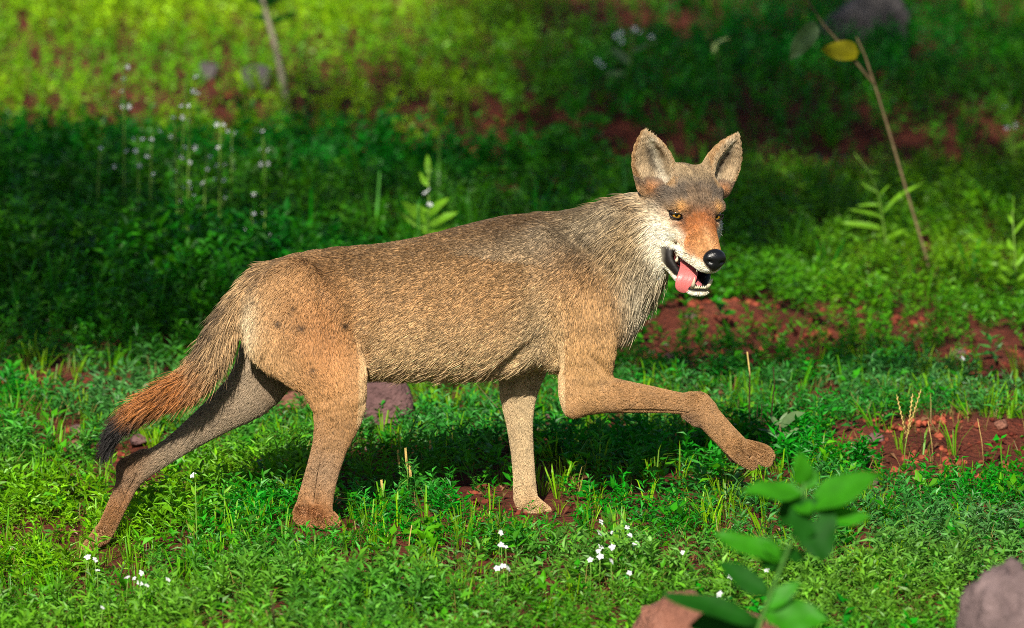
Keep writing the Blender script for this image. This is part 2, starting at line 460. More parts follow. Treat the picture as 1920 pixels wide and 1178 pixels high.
def surface_nets(Fv, org, h):
    S = Fv < 0
    n = np.array(Fv.shape)
    cnt = np.zeros(n - 1, np.int8)
    for dx in (0, 1):
        for dy in (0, 1):
            for dz in (0, 1):
                cnt += S[dx:n[0] - 1 + dx, dy:n[1] - 1 + dy, dz:n[2] - 1 + dz]
    cells = np.argwhere((cnt > 0) & (cnt < 8))
    idx = np.full(n - 1, -1, np.int32)
    idx[tuple(cells.T)] = np.arange(len(cells))
    acc = np.zeros((len(cells), 3)); num = np.zeros(len(cells))
    for ax in range(3):
        o1, o2 = [k for k in range(3) if k != ax]
        for a in (0, 1):
            for b in (0, 1):
                c0 = cells.copy(); c0[:, o1] += a; c0[:, o2] += b
                c1 = c0.copy(); c1[:, ax] += 1
                f0 = Fv[tuple(c0.T)]; f1 = Fv[tuple(c1.T)]
                m = (f0 < 0) != (f1 < 0)
                t = f0[m] / (f0[m] - f1[m])
                p = c0[m].astype(float); p[:, ax] += t
                acc[m] += p; num[m] += 1
    V = org + acc / num[:, None] * h
    quads = []
    for ax in range(3):
        o1, o2 = [(1, 2), (2, 0), (0, 1)][ax]
        sl0 = [slice(None)] * 3; sl1 = [slice(None)] * 3
        sl0[ax] = slice(0, -1); sl1[ax] = slice(1, None)
        E = np.argwhere(S[tuple(sl0)] != S[tuple(sl1)])
        E = E[(E[:, o1] > 0) & (E[:, o2] > 0) & (E[:, o1] < n[o1] - 1) & (E[:, o2] < n[o2] - 1)]
        inside = S[tuple(E.T)]
        def cid(d1, d2):
            q = E.copy(); q[:, o1] += d1; q[:, o2] += d2
            return idx[tuple(q.T)]
        q = np.stack([cid(-1, -1), cid(0, -1), cid(0, 0), cid(-1, 0)], 1)
        q[~inside] = q[~inside][:, ::-1]
        quads.append(q)
    return V, np.concatenate(quads)

# relief: hollows, creases and bony ridges laid on the near and far flank
def surf(u, v, side=-1):
    d = ray(u, v); d = d / np.linalg.norm(d)
    t = np.arange(25.0, 26.3, .004); Q = CAM + d * t[:, None]
    f = wolf_sdf(Q)
    k = np.nonzero(f < 0)[0]
    if not len(k): return None, None
    k = k[0]; p = Q[k]
    e = .004; g = np.array([wolf_sdf((p + np.eye(3)[i] * e)[None])[0] - wolf_sdf((p - np.eye(3)[i] * e)[None])[0] for i in range(3)])
    return p, g / (np.linalg.norm(g) + 1e-9)
def relief(pts, r, amt, k, both=False):
    """a channel (amt<0) or ridge (amt>0) following pixels over the near flank"""
    P = []
    for (u, v) in pts:
        p, n = surf(u, v)
        if p is None: continue
        P.append(p + n * (r + amt) if amt < 0 else p - n * (r - amt))
    rr = np.full(len(P), r); rr[0] *= .75; rr[-1] *= .75
    return Chain('relief', P, rr, rr, LAT, k=k, sub=2)
RIDGES = [relief([(560, 498), (590, 540)], .035, .006, .03),                                     # hip bone
          relief([(1012, 440), (1045, 500), (1078, 560)], .028, .005, .03),                      # shoulder blade
          relief([(535, 600), (575, 660), (610, 720)], .030, .006, .03),                         # thigh muscle
          relief([(668, 640), (676, 700), (664, 750)], .018, .005, .02),                         # stifle
          relief([(1150, 726), (1210, 738), (1270, 746)], .010, .003, .012)]
CUTS = [relief([(655, 540), (675, 590), (694, 645)], .04, -.008, .02),                         # flank hollow
        relief([(684, 640), (688, 665), (690, 690)], .012, -.014, .010),                         # fold before the thigh
        relief([(985, 500), (1000, 560), (1018, 620), (1040, 676)], .022, -.005, .014),          # behind the upper arm
        relief([(1022, 408), (1060, 432), (1100, 462), (1132, 498), (1150, 548)], .020, -.006, .012),   # neck meets shoulder
        relief([(940, 690), (975, 665), (1005, 640)], .018, -.007, .018),
        relief([(600, 560), (625, 610), (640, 660)], .025, -.003, .014),
        relief([(1170, 766), (1230, 768), (1290, 772)], .0055, -.0040, .004),                    # tendon line of the forearm
        relief([(1030, 590), (1046, 640), (1056, 690)], .010, -.006, .012),
        relief([(606, 842), (596, 890), (588, 940)], .0065, -.0045, .005),                       # tendon line of the shank
        relief([(1142, 712), (1128, 690), (1112, 672)], .010, -.005, .012),                      # elbow crease
        relief([(980, 860), (988, 905), (992, 940)], .0065, -.003, .006),
        relief([(1388, 846), (1404, 857), (1420, 868)], .006, -.0065, .003), relief([(1402, 838), (1422, 848), (1442, 859)], .0055, -.0060, .003),
        relief([(1006, 955), (1018, 962), (1030, 970)], .004, -.0035, .003), relief([(598, 968), (606, 976), (612, 984)], .004, -.0035, .003),
        relief([(256, 890), (238, 925), (220, 962)], .006, -.0035, .006)]
C += RIDGES
lo = np.min([c.lo for c in C], 0) + 0.05; hi = np.max([c.hi for c in C], 0) - 0.05
HC, SUBD = 0.012, 4
nc = np.ceil((hi - lo) / HC).astype(int) + 1
gg = np.stack(np.meshgrid(*[lo[k] + HC * np.arange(nc[k]) for k in range(3)], indexing='ij'), -1).reshape(-1, 3)
Fc = wolf_sdf(gg).reshape(nc)
near = np.abs(Fc) < 0.016
cm = np.zeros(nc - 1, bool)
for dx in (0, 1):
    for dy in (0, 1):
        for dz in (0, 1):
            cm |= near[dx:nc[0] - 1 + dx, dy:nc[1] - 1 + dy, dz:nc[2] - 1 + dz]
hF = HC / SUBD
nf = (nc - 1) * SUBD + 1
Ff = np.repeat(np.repeat(np.repeat(Fc[:-1, :-1, :-1], SUBD, 0), SUBD, 1), SUBD, 2)
Ff = np.pad(Ff, ((0, 1), (0, 1), (0, 1)), mode='edge').astype(np.float32)
fm = np.repeat(np.repeat(np.repeat(cm, SUBD, 0), SUBD, 1), SUBD, 2)
fm = np.pad(fm, ((0, 1), (0, 1), (0, 1)), mode='edge')
fi = np.argwhere(fm)
vals = np.empty(len(fi), np.float32)
for s0 in range(0, len(fi), 200000):
    vals[s0:s0 + 200000] = wolf_sdf(lo + fi[s0:s0 + 200000] * hF)
Ff[tuple(fi.T)] = vals
WV, WQ = surface_nets(Ff, lo, hF)
del fm, fi, vals
WT = quads2tris(WQ)

# keep only the one connected skin
def largest_component(nv, T):
    lab = np.arange(nv)
    for _ in range(400):
        m = lab[T].min(1)
        new = lab.copy()
        for k in range(3): np.minimum.at(new, T[:, k], m)
        new = new[new]
        if (new == lab).all(): break
        lab = new
    ids, cn = np.unique(lab[T[:, 0]], return_counts=True)
    return lab == ids[cn.argmax()]
keepv = largest_component(len(WV), WT)
remap = np.cumsum(keepv) - 1
WT = remap[WT[keepv[WT].all(1)]]; WQ = remap[WQ[keepv[WQ].all(1)]]; WV = WV[keepv]

# smooth the stair steps; more on the trunk and limbs than on the face
_e = np.concatenate([WQ[:, [0, 1]], WQ[:, [1, 2]], WQ[:, [2, 3]], WQ[:, [3, 0]]])
_a = np.concatenate([_e[:, 0], _e[:, 1]]); _b = np.concatenate([_e[:, 1], _e[:, 0]])
_cn = np.maximum(np.bincount(_a, minlength=len(WV)), 1)
_hd = np.linalg.norm(WV - hp(-.01, 0, 0), axis=1)
_u0, _v0 = project(WV)
_paw = np.maximum(sstep(1370, 1400, _u0), sstep(935, 955, _v0))
_am = np.maximum(sstep(.17, .25, _hd) * (1 - _paw), 0)
_tr = sstep(470, 520, _u0) * (1 - sstep(1060, 1120, _u0)) * (1 - sstep(600, 680, _v0))
for it in range(20):
    avg = np.stack([np.bincount(_a, WV[_b, k], len(WV)) for k in range(3)], 1) / _cn[:, None]
    k = (np.where(it < 2, .5, 0) * (1 - _am) + (.5 * _tr + (1 - _tr) * (.5 if it % 2 == 0 or it > 17 else -.51)) * _am)[:, None]
    WV = WV + (avg - WV) * k

def vert_normals(V, T):
    fn = np.cross(V[T[:, 1]] - V[T[:, 0]], V[T[:, 2]] - V[T[:, 0]])
    n = np.zeros_like(V)
    for k in range(3): np.add.at(n, T[:, k], fn)
    return n / (np.linalg.norm(n, axis=1, keepdims=True) + 1e-12), np.linalg.norm(fn, axis=1) / 2
WN, WA = vert_normals(WV, WT)

# ---- per vertex coat description, blended from the chains
nv = len(WV)
U, Vv = project(WV)
HP = to_head(WV)
hx, hy, hz = HP[:, 0], np.abs(HP[:, 1]), HP[:, 2]
TAN = lin(184, 144, 98); GREY = lin(150, 136, 112); RUST = lin(172, 110, 58); BUFF = lin(196, 172, 132); WHITE = lin(240, 230, 206)
BLACK = lin(38, 32, 30); LEG = lin(154, 116, 76); DARKG = lin(112, 100, 88); ORANGE = lin(205, 128, 58); PALEGREY = lin(205, 192, 168)
DOWN = np.array([0, 0, -1.0])
coat = {  # name: (length m, lift, colour, dark tip amount, density)
    'torso': (.0175, .165, TAN * 1.1, .8, 1.1), 'withers': (.026, .22, TAN * .9, .65, 1), 'chest': (.024, .24, lin(180, 150, 108), .3, 1), 'near_shoulder': (.016, .16, TAN * 1.05, .8, 1.1),
    'near_upper_arm': (.012, .2, lin(172, 134, 88), .35, 1.5), 'near_forearm': (.0065, .2, LEG, .12, 3), 'near_elbow': (.009, .3, LEG, .15, 2.5), 'carpal_pad': (.003, .3, lin(90, 70, 60), 0, 1), 'near_toe': (.0035, .2, LEG * .95, .15, 3), 'toe_pad': (.003, .3, lin(80, 62, 55), 0, 1),
    'far_foreleg': (.0065, .2, lin(108, 95, 78), .35, 2.2), 'far_fore_toe': (.0035, .2, LEG, .1, 2.5),
    'near_thigh': (.012, .2, lin(176, 136, 92), .4, 1.3), 'near_buttock': (.019, .26, lin(188, 158, 116), .35, 1.2), 'near_shank': (.007, .2, lin(150, 110, 70), .25, 2.4), 'near_tendon': (.007, .2, lin(148, 110, 72), .25, 2.4),
    'near_hind_paw': (.0045, .2, lin(150, 104, 66), .1, 2.4), 'near_hind_toe': (.0035, .2, lin(166, 120, 78), .1, 2.5),
    'far_thigh': (.010, .28, lin(142, 124, 102), .25, 1.6), 'far_metatarsus': (.0065, .2, lin(140, 100, 64), .15, 2.2), 'far_hock': (.008, .3, lin(120, 88, 62), .3, 2), 'far_hind_toe': (.0035, .2, LEG, .1, 2.4),
    'tail': (.062, .48, TAN, .5, 2.6), 'neck': (.031, .22, lin(180, 152, 110), .75, 1.1), 'throat': (.036, .30, lin(164, 146, 116), .45, 1.1),
    'skull': (.013, .34, DARKG, .65, 2.2), 'muzzle': (.006, .30, ORANGE, .25, 3.5), 'upper_lip': (.006, .3, WHITE, .08, 3), 'cheek': (.026, .34, WHITE, .15, 1.8), 'brow': (.008, .3, TAN, .3, 2.5),
    'jaw': (.008, .28, WHITE * .9, .1, 2.6), 'jaw_floor': (.014, .35, WHITE * .85, .1, 2), 'ear': (.008, .3, lin(182, 138, 92), .15, 2.6)}
rearw = np.array([-math.cos(RAD(10)), -math.sin(RAD(10)), 0])
wsum = np.zeros(nv); fl = np.zeros((nv, 3)); ln = np.zeros(nv); lf = np.zeros(nv); cl = np.zeros((nv, 3)); dk = np.zeros(nv); dn = np.zeros(nv); tl = np.zeros(nv); tail_s = np.zeros(nv)
headw = np.zeros(nv)
for c in C:
    if c.name == 'relief': continue
    m = np.nonzero(((WV > c.lo) & (WV < c.hi)).all(1))[0]
    if not len(m): continue
    d, sp, dr = c.full(WV[m])
    w = np.exp(-np.clip(d + .002, 0, None) / .010)
    L, lift, cc, dark, den = coat[c.name]
    if c.name in ('torso', 'withers', 'chest', 'near_shoulder'): dr = rearw + DOWN * .38 + 0 * dr
    if c.name == 'torso': dr = dr + DOWN * (sstep(560, 720, Vv[m]) * .35)[:, None]
    if c.name == 'near_shoulder': dr = dr + DOWN * (sstep(520, 660, Vv[m]) * 1.6)[:, None] + np.array([.5, 0, 0])
    if c.name == 'neck': dr = dr + DOWN * .45
    if c.name == 'throat': dr = rearw * .25 + DOWN
    if c.name == 'chest': dr = rearw * .2 + DOWN
    if c.name == 'near_thigh': dr = dr + rearw * (1 - sstep(620, 740, Vv[m]))[:, None] * .8
    if c.name in ('skull', 'muzzle', 'brow', 'upper_lip'): dr = np.zeros_like(dr) - HF + HU * .25 + HL * np.sign(HP[m, 1:2]) * .35
    if c.name in ('cheek', 'jaw'): dr = np.zeros_like(dr) - HF * .9 - HU * .45 + HL * np.sign(HP[m, 1:2]) * .35
    if c.name == 'jaw_floor': dr = np.zeros_like(dr) - HF - HU * .2
    if c.name == 'tail':
        tail_s[m] = np.where(w > .5, sp, 0); tl[m] += w
    if c.name in ('skull', 'muzzle', 'brow', 'upper_lip', 'cheek', 'jaw', 'jaw_floor', 'ear'): headw[m] += w
    wsum[m] += w; fl[m] += dr * w[:, None]; ln[m] += L * w; lf[m] += lift * w; cl[m] += cc * w[:, None]; dk[m] += dark * w; dn[m] += den * w
ws = np.maximum(wsum, 1e-9)
fl /= ws[:, None]; ln /= ws; lf /= ws; cl /= ws[:, None]; dk /= ws; dn /= ws; headw /= ws; tl /= ws
dn = np.maximum(dn, .6)

def mixc(c, mask, amt=1.0):
    global cl
    k = np.clip(mask * amt, 0, 1)[:, None]
    cl = cl * (1 - k) + np.asarray(c) * k
def g2(u0, v0, ru, rv): return np.exp(-(((U - u0) / ru) ** 2 + ((Vv - v0) / rv) ** 2))
bodyw = 1 - np.clip(headw * 1.2, 0, 1)
nontail = bodyw * (1 - np.clip(tl * 1.3, 0, 1))
patch = vnoise(WV, 22, 3) * .6 + vnoise(WV, 55, 4) * .4
# dark saddle along the spine
spine = sstep(.05, .85, WN[:, 2] + .3 * (patch - .5)) * nontail * (Vv < 640)
dk = dk + spine * .38
mixc(lin(116, 90, 64), spine, .5)
cape = nontail * np.exp(-(((U - 985) / 120) ** 2 + ((Vv - 425 - (U - 985) * .25) / 48) ** 2))
dk = dk + cape * .25
mixc(lin(112, 86, 62), cape, .5)
mixc(lin(210, 182, 138), nontail * sstep(550, 690, Vv) * (U > 670) * (U < 1060), .6)
dk = dk - .25 * nontail * sstep(570, 700, Vv) * (U > 670) * (U < 1060)
ln = ln + .012 * nontail * sstep(.35, .8, -WN[:, 2]) * (U > 690) * (U < 1010) * (Vv > 640)      # paler belly
mixc(lin(196, 178, 142), nontail * g2(1010, 610, 40, 110), .45)                          # pale streak behind the shoulder
mixc(RUST, nontail * g2(608, 630, 75, 120), .5)                                          # rusty thigh
mixc(lin(150, 112, 76), nontail * g2(1085, 480, 70, 60), .5)                             # brown shoulder cape
mixc(lin(210, 196, 164), nontail * g2(462, 600, 22, 60), .7)                             # pale patch below the tail
mixc(lin(150, 128, 104), nontail * (g2(610, 880, 45, 50)), .55)
mixc(lin(156, 100, 60), nontail * g2(585, 965, 40, 26), .4)
mixc(lin(92, 70, 52), nontail * g2(1165, 712, 60, 7), .45)
mixc(lin(92, 66, 46), nontail * g2(222, 885, 22, 30), .7)
mixc(lin(200, 188, 164), nontail * g2(1205, 560, 26, 60), .6)
mixc(lin(160, 140, 108), nontail * g2(1100, 420, 70, 50), .4)
for (su, sv, r) in [(523, 602, 9), (566, 610, 11), (553, 575, 7), (652, 606, 10), (583, 690, 7), (545, 585, 5)]:
    k = nontail * np.exp(-((U - su) ** 2 + ((Vv - sv) * 1.3) ** 2) / (r * .8) ** 2) * (WN @ LAT < 0)
    mixc(BLACK, k, .95)
cl *= (0.86 + 0.28 * patch)[:, None]
legm = (ln < .011) * nontail
mott = vnoise(WV, 45, 7) * .5 + vnoise(WV, 120, 8) * .5
cl *= (1 + legm * .9 * (mott - .5))[:, None]
mixc(lin(96, 76, 58), legm * sstep(.55, .75, mott), .35)
# tail colours along its length
tw_ = np.clip(tl * 1.5, 0, 1)
tc_ = np.where((tail_s < .45)[:, None], lin(176, 140, 96), RUST * .95)
k = sstep(.35, .55, tail_s)[:, None]
tc_ = lin(176, 144, 104) * (1 - k) + lin(168, 108, 58) * k
topside = sstep(.2, .8, WN @ np.array([-.6, 0, .75]))
kk = (topside * sstep(.12, .2, tail_s) * (1 - sstep(.34, .46, tail_s)) * (patch > .42))[:, None]
tc_ = tc_ * (1 - kk * .7) + BLACK * kk * .7
kb = (sstep(.72, .82, tail_s))[:, None]
tc_ = tc_ * (1 - kb) + BLACK * .7 * kb
ku = (sstep(.1, .7, WN @ np.array([.5, 0, -.8])) * sstep(.55, .75, tail_s))[:, None] * .8
tc_ = tc_ * (1 - ku) + BLACK * ku
cl = cl * (1 - tw_[:, None]) + tc_ * tw_[:, None]
ln = np.where(tw_ > .5, .029 + .016 * np.sin(np.clip((tail_s - .05) / .8, 0, 1) * np.pi) + .012 * sstep(.7, 1, tail_s), ln)
lf = np.where(tw_ > .5, .42 - .12 * sstep(.7, 1, tail_s), lf)
# face markings (head frame)
hw = np.clip(headw * 1.4 - .2, 0, 1)
def hmix(c, m, a=1.0): mixc(c, hw * m, a)
ear = sstep(.045, .065, hz - hx * .2 + (hy - .06) * .5) * (hy > .045) * (hz > .05)
grey_top = sstep(-.012, .02, hz + hx * .25) * (1 - ear)
hmix(lin(104, 92, 80), grey_top, .9)
hmix(lin(178, 152, 112), sstep(.055, .085, hz) * (1 - ear) * (hy < .06), .55)
hmix(WHITE, (1 - sstep(-.035, -.018, hz)) * (hx < .05) * sstep(.03, .045, hy + hx * .1), .85)
hmix(lin(206, 194, 164), sstep(.075, .11, -hx) * (1 - ear) * (hz < .0), .6)
mixc(lin(206, 194, 166), np.exp(-((hx + .12) / .04) ** 2) * (hz < -.02) * (hz > -.16) * (hw < .9), .3)
bridge = sstep(.002, .03, hx) * (1 - sstep(.030, .042, hy + (hx - .05) * .10)) * sstep(-.068, -.050, hz + np.clip(.1 - hx, 0, .1) * .05)
bn = vnoise(WV, 130, 51)
bridge = np.clip(bridge * (.75 + .5 * bn), 0, 1)
kx = sstep(.03, .11, hx)[:, None]
hmix(lin(150, 90, 46) * (1 - kx) + lin(180, 134, 88) * kx, bridge, .93)
hmix(lin(200, 156, 110), np.exp(-(hy / .006) ** 2) * sstep(.04, .07, hx) * (hz > -.05), .5)
hmix(lin(132, 108, 84), np.exp(-((hx - .0) / .016) ** 2) * (hy < .026), .75)
hmix(WHITE * .95, sstep(.085, .10, hx) * sstep(.006, .018, np.abs(hz + .05)) * (hz < -.060), .9)
hmix(WHITE, (1 - sstep(-.074, -.062, hz)) * (hx > .0), .8)
hmix(lin(214, 160, 92), np.exp(-((hx - .004) ** 2 + (hy - .040) ** 2 + (hz - .020) ** 2) / .012 ** 2), .85)
hmix(lin(200, 150, 96), np.exp(-((hx + .008) ** 2 + (hy - .056) ** 2 + (hz - .012) ** 2) / .010 ** 2), .5)
hmix(lin(120, 96, 76), np.exp(-((hx - .012) ** 2 + (hy - .050) ** 2 + (hz + .022) ** 2) / .011 ** 2), .8)
hmix(lin(178, 118, 66), np.exp(-((hx + .07) ** 2 + (hy - .085) ** 2 + (hz - .035) ** 2) / .018 ** 2), .65)
fine = vnoise(WV, 330, 52) * .6 + vnoise(WV, 170, 53) * .4
cl *= (1 + hw * 1.1 * (fine - .5))[:, None]
hmix(BLACK * 1.6, np.exp(-(hy / .004) ** 2) * sstep(.02, .04, hz) * (1 - ear) * (fine > .45), .6)
hmix(BLACK * 1.4, np.exp(-((hx - .022) / .016) ** 2 - ((hy - .034) / .005) ** 2) * (hz > -.04) * (hz < .01), .6)
for (lx_, lz_) in [(.07, -.066), (.08, -.068), (.09, -.070), (.062, -.074), (.075, -.076), (.087, -.077)]:
    hmix(BLACK, np.exp(-((hx - lx_) ** 2 + (hz - lz_) ** 2) / .0022 ** 2) * (hy > .02), .6)
hmix(lin(172, 156, 126), sstep(.055, .10, -hx) * (1 - ear) * (hz < .0), .75)
# ears: tan rim and back, grey-white inside, hollow's shadow painted black
ein = np.full(nv, 9.0)
for c in EAR_IN: ein = np.minimum(ein, np.abs(c.sdf(WV)))
inner = (1 - sstep(.002, .006, ein)) * ear
hmix(lin(168, 136, 98), ear, .9)
earshade = np.zeros(nv); earwhite = np.zeros(nv)
for s_, c in zip((-1, 1), EAR_IN):
    a, b = c.P[0], c.P[-1]; ab = b - a
    t = ((WV - a) @ ab) / (ab @ ab)
    q = WV - a - t[:, None] * ab
    w = (q @ c.lat) * np.sign(c.lat @ HL) * s_           # + towards the outer rim
    w = w + .006 * (vnoise(WV, 260, 61) - .5)
    on = np.exp(-((q @ (HF * .9 + HL * s_ * .3)) / .05) ** 2) * (np.sign(HP[:, 1]) == s_)
    earshade = np.maximum(earshade, np.exp(-((w - .006) / .0095) ** 2) * sstep(-.1, .1, t) * (1 - sstep(.5, .72, t)) * on)
    earwhite = np.maximum(earwhite, np.exp(-((w + .006) / .011) ** 2) * (1 - sstep(.75, .95, t)) * on)
hmix(lin(178, 158, 128), inner, .8)
hmix(lin(214, 206, 186), inner * earwhite, .9)
hmix(BLACK * 1.2, earshade * np.maximum(inner, .75 * ear), .92)
ln = np.where(inner > .5, .014, ln)
ln = np.where((ear > .5) & (inner < .5), .007, ln)
up_ear = ear[:, None]
fl = fl * (1 - up_ear) + (HU + HF * .1) * up_ear * 1.0
pawm = nontail * np.maximum(sstep(1375, 1392, U) * (Vv > 810), sstep(940, 952, Vv) * (U < 1100))
ln = ln * (1 - .55 * pawm); lf = lf * (1 - .4 * pawm)
# bare black lips, mouth lining, eye rims
dm = np.full(nv, 9.0)
for c in MOUTH_CUT: dm = np.minimum(dm, np.abs(c.sdf(WV)))
mouth = (1 - sstep(.0025, .0065, dm)) * (hx > -.03) * hw
lowlip = sstep(-.100, -.108, hz + (hx - .03) * .55 + .0)
rim = (1 - sstep(.004 + .008 * lowlip, .007 + .009 * lowlip, dm)) * (hx > -.03) * hw * (hz < -.05)
de = np.full(nv, 9.0)
for c in EYE_CUT: de = np.minimum(de, np.abs(c.sdf(WV)))
eyer = (1 - sstep(.0025, .0055, de)) * hw
bare = np.maximum(np.maximum(mouth, eyer), rim)
skin = cl * .9
skin = skin * (1 - rim[:, None]) + BLACK * .45 * rim[:, None]
frontlip = sstep(.06, .07, hx) * sstep(-.152, -.147, hz) * (hz < -.11) * hw
rim = np.maximum(rim, frontlip); bare = np.maximum(bare, frontlip)
skin = skin * (1 - frontlip[:, None]) + BLACK * .45 * frontlip[:, None]
inner_m = mouth * (1 - sstep(.045, .06, hx + hy)) * (np.abs(HP[:, 1]) < .035)
skin = skin * (1 - inner_m[:, None] * .8) + lin(120, 44, 48) * inner_m[:, None] * .8
skin = skin * (1 - eyer[:, None]) + BLACK * .35 * eyer[:, None]
dn = dn * (1 - sstep(.6, .85, bare))
ln = ln * (1 - .35 * rim)
ln = np.where((hw > .5) & (hx > .06), np.minimum(ln, .005), ln)
eyed = np.minimum(*[np.linalg.norm(WV - e, axis=1) for e in EYES])
ln = np.where(eyed < .032, np.minimum(ln, .003 + .010 * sstep(.014, .032, eyed)), ln)
lf = np.where(eyed < .03, lf * .5, lf)
# nose leather and pads stay bare
NOSE = hp(.136, 0, -.052)
dnose = np.linalg.norm((WV - NOSE) @ HM.T / np.array([.017, .027, .022]), axis=1)
dn = np.where(dnose < 1.05, 0, dn)

M_skin = attr_mat('wolf_skin', .6, .3)
WB = np.array([wp(800, 978)[0], 0.0, 0.0])
wolf = empty('wolf', WB, 'tan and grey wolf walking with one forepaw raised, mouth open, tongue hanging out', 'wolf')
bm_ = mesh_np('wolf_body', WV - WB, WQ, M_skin, True, {'col': skin})
link('body', bm_, wolf)
print('wolf tris', len(WT), 'verts', nv)

# ---- fur as hair curves
def build_fur(nh):
    camside = .55 + .45 * sstep(-.5, .1, -(WN @ FWD))
    fdn = (dn * camside)[WT].mean(1) * WA
    fdn *= (dn[WT].min(1) > .05)
    p = fdn / fdn.sum()
    ti = rng.choice(len(WT), nh, p=p)
    r1 = np.sqrt(rng.random(nh)); r2 = rng.random(nh)
    bc = np.stack([1 - r1, r1 * (1 - r2), r1 * r2], 1)
    T = WT[ti]
    def ip(a): return (a[T] * (bc[..., None] if a.ndim == 2 else bc)).sum(1)
    P = ip(WV); n = ip(WN); n /= np.linalg.norm(n, axis=1, keepdims=True)
    f = ip(fl); L = ip(ln); lift = ip(lf); c = ip(cl); d = ip(dk); tw = ip(tw_); hd = ip(headw)
    # locks: hairs share a wobble in direction, lift and tone
    lk = np.stack([vnoise(P, 210, 21 + i) for i in range(3)], 1) - .5
    lk2 = np.stack([vnoise(P, 26, 31 + i) for i in range(3)], 1) - .5
    f = f / (np.linalg.norm(f, axis=1, keepdims=True) + 1e-9)
    f = f + lk * .75 * (1 - hd * .4)[:, None] + lk2 * .45 + rng.normal(0, .10, (nh, 3))
    t = f - n * (f * n).sum(1, keepdims=True)
    t /= np.linalg.norm(t, axis=1, keepdims=True) + 1e-9
    lift = lift * (.75 + .6 * vnoise(P, 90, 41)) * rng.uniform(.75, 1.3, nh)
    L = L * rng.uniform(.6, 1.1, nh) * (.85 + .35 * vnoise(P, 60, 42))
    guard = rng.random(nh) < .07
    L = np.where(guard & (hd < .5), L * 1.45, L); lift = np.where(guard, lift * 1.5, lift)
    a = lift
    S = np.array([0, .35, .7, 1.0])
    pts = np.empty((nh, 4, 3))
    for i, s in enumerate(S):
        up = np.sin(a) * (s - .42 * s * s); fw = np.cos(a) * s + .12 * s * s
        pts[:, i] = P - n * .0008 + (t * fw[:, None] + n * up[:, None]) * L[:, None]
        pts[:, i, 2] -= .10 * s * s * L
    # hair lies on the skin: lift any point that would sink below it
    top = np.array(Ff.shape) - 2
    for i in (1, 2, 3):
        for _ in range(2):
            g = np.clip((pts[:, i] - lo) / hF, 0, top - .001); b = g.astype(int); w = g - b
            fv = np.zeros(nh)
            for dx in (0, 1):
                for dy in (0, 1):
                    for dz in (0, 1):
                        fv += Ff[b[:, 0] + dx, b[:, 1] + dy, b[:, 2] + dz] * (w[:, 0] if dx else 1 - w[:, 0]) * (w[:, 1] if dy else 1 - w[:, 1]) * (w[:, 2] if dz else 1 - w[:, 2])
            pts[:, i] += n * np.clip(.0012 * i - fv, 0, .02)[:, None]
    # colours: agouti bands, some hairs pale and some with black tips
    tone = (.78 + .44 * vnoise(P, 300, 43)) * (1 + (rng.random(nh) - .5) * (.2 + .8 * sstep(.008, .02, L))) * (.9 + .2 * vnoise(P, 30, 44)) * 1.06
    dark = rng.random(nh) < d * (.2 + .8 * sstep(.008, .016, L)) * (.55 + .6 * vnoise(P, 130, 45))
    pale = rng.random(nh) < .22
    base = c * tone[:, None]
    cols = np.empty((nh, 4, 3))
    cols[:, 0] = base * .82; cols[:, 1] = base * .95; cols[:, 2] = base * 1.05; cols[:, 3] = base * 1.08
    cols[dark, 2] *= .42; cols[dark, 3] = cols[dark, 3] * .16
    cols[pale, 2:] = cols[pale, 2:] * 1.25 + .03
    cols = np.clip(cols, 0.004, .92)
    rad = np.where(tw > .5, .00050, np.where(hd > .5, .00042, .00055)) * rng.uniform(.8, 1.2, nh)
    R = rad[:, None] * np.array([1.0, .95, .7, .15])
    hc = bpy.data.hair_curves.new('fur')
    hc.add_curves([4] * nh)
    hc.attributes['position'].data.foreach_set('vector', (pts - WB).astype(np.float32).ravel())
    ra = hc.attributes.get('radius') or hc.attributes.new('radius', 'FLOAT', 'POINT')
    ra.data.foreach_set('value', R.astype(np.float32).ravel())
    ca = hc.attributes.new('col', 'FLOAT_COLOR', 'POINT')
    ca.data.foreach_set('color', np.concatenate([cols, np.ones((nh, 4, 1))], 2).astype(np.float32).ravel())
    m, nt, b, out = new_mat('fur')
    at_ = N(nt, 'ShaderNodeAttribute', attribute_name='col')
    nt.links.new(at_.outputs['Color'], b.inputs['Base Color'])
    b.inputs['Roughness'].default_value = .55; b.inputs['Specular IOR Level'].default_value = .25
    hc.materials.append(m)
    o = bpy.data.objects.new('fur', hc)
    col.objects.link(o); o.parent = wolf
    return o
fur = build_fur(460000)
del Ff

# ---- small parts of the head
def ellipsoid(center, axes, radii, nu=20, nv_=14, deform=None):
    V = []; Fq = []
    for i in range(nv_ + 1):
        th = math.pi * i / nv_
        for j in range(nu):
            ph = 2 * math.pi * j / nu
            V.append([math.sin(th) * math.cos(ph), math.sin(th) * math.sin(ph), math.cos(th)])
    V = np.array(V)
    if deform is not None: V = deform(V)
    V = V * np.array(radii)
    for i in range(nv_):
        for j in range(nu):
            Fq.append([i * nu + j, (i + 1) * nu + j, (i + 1) * nu + (j + 1) % nu, i * nu + (j + 1) % nu])
    return center + V @ np.array(axes), np.array(Fq)

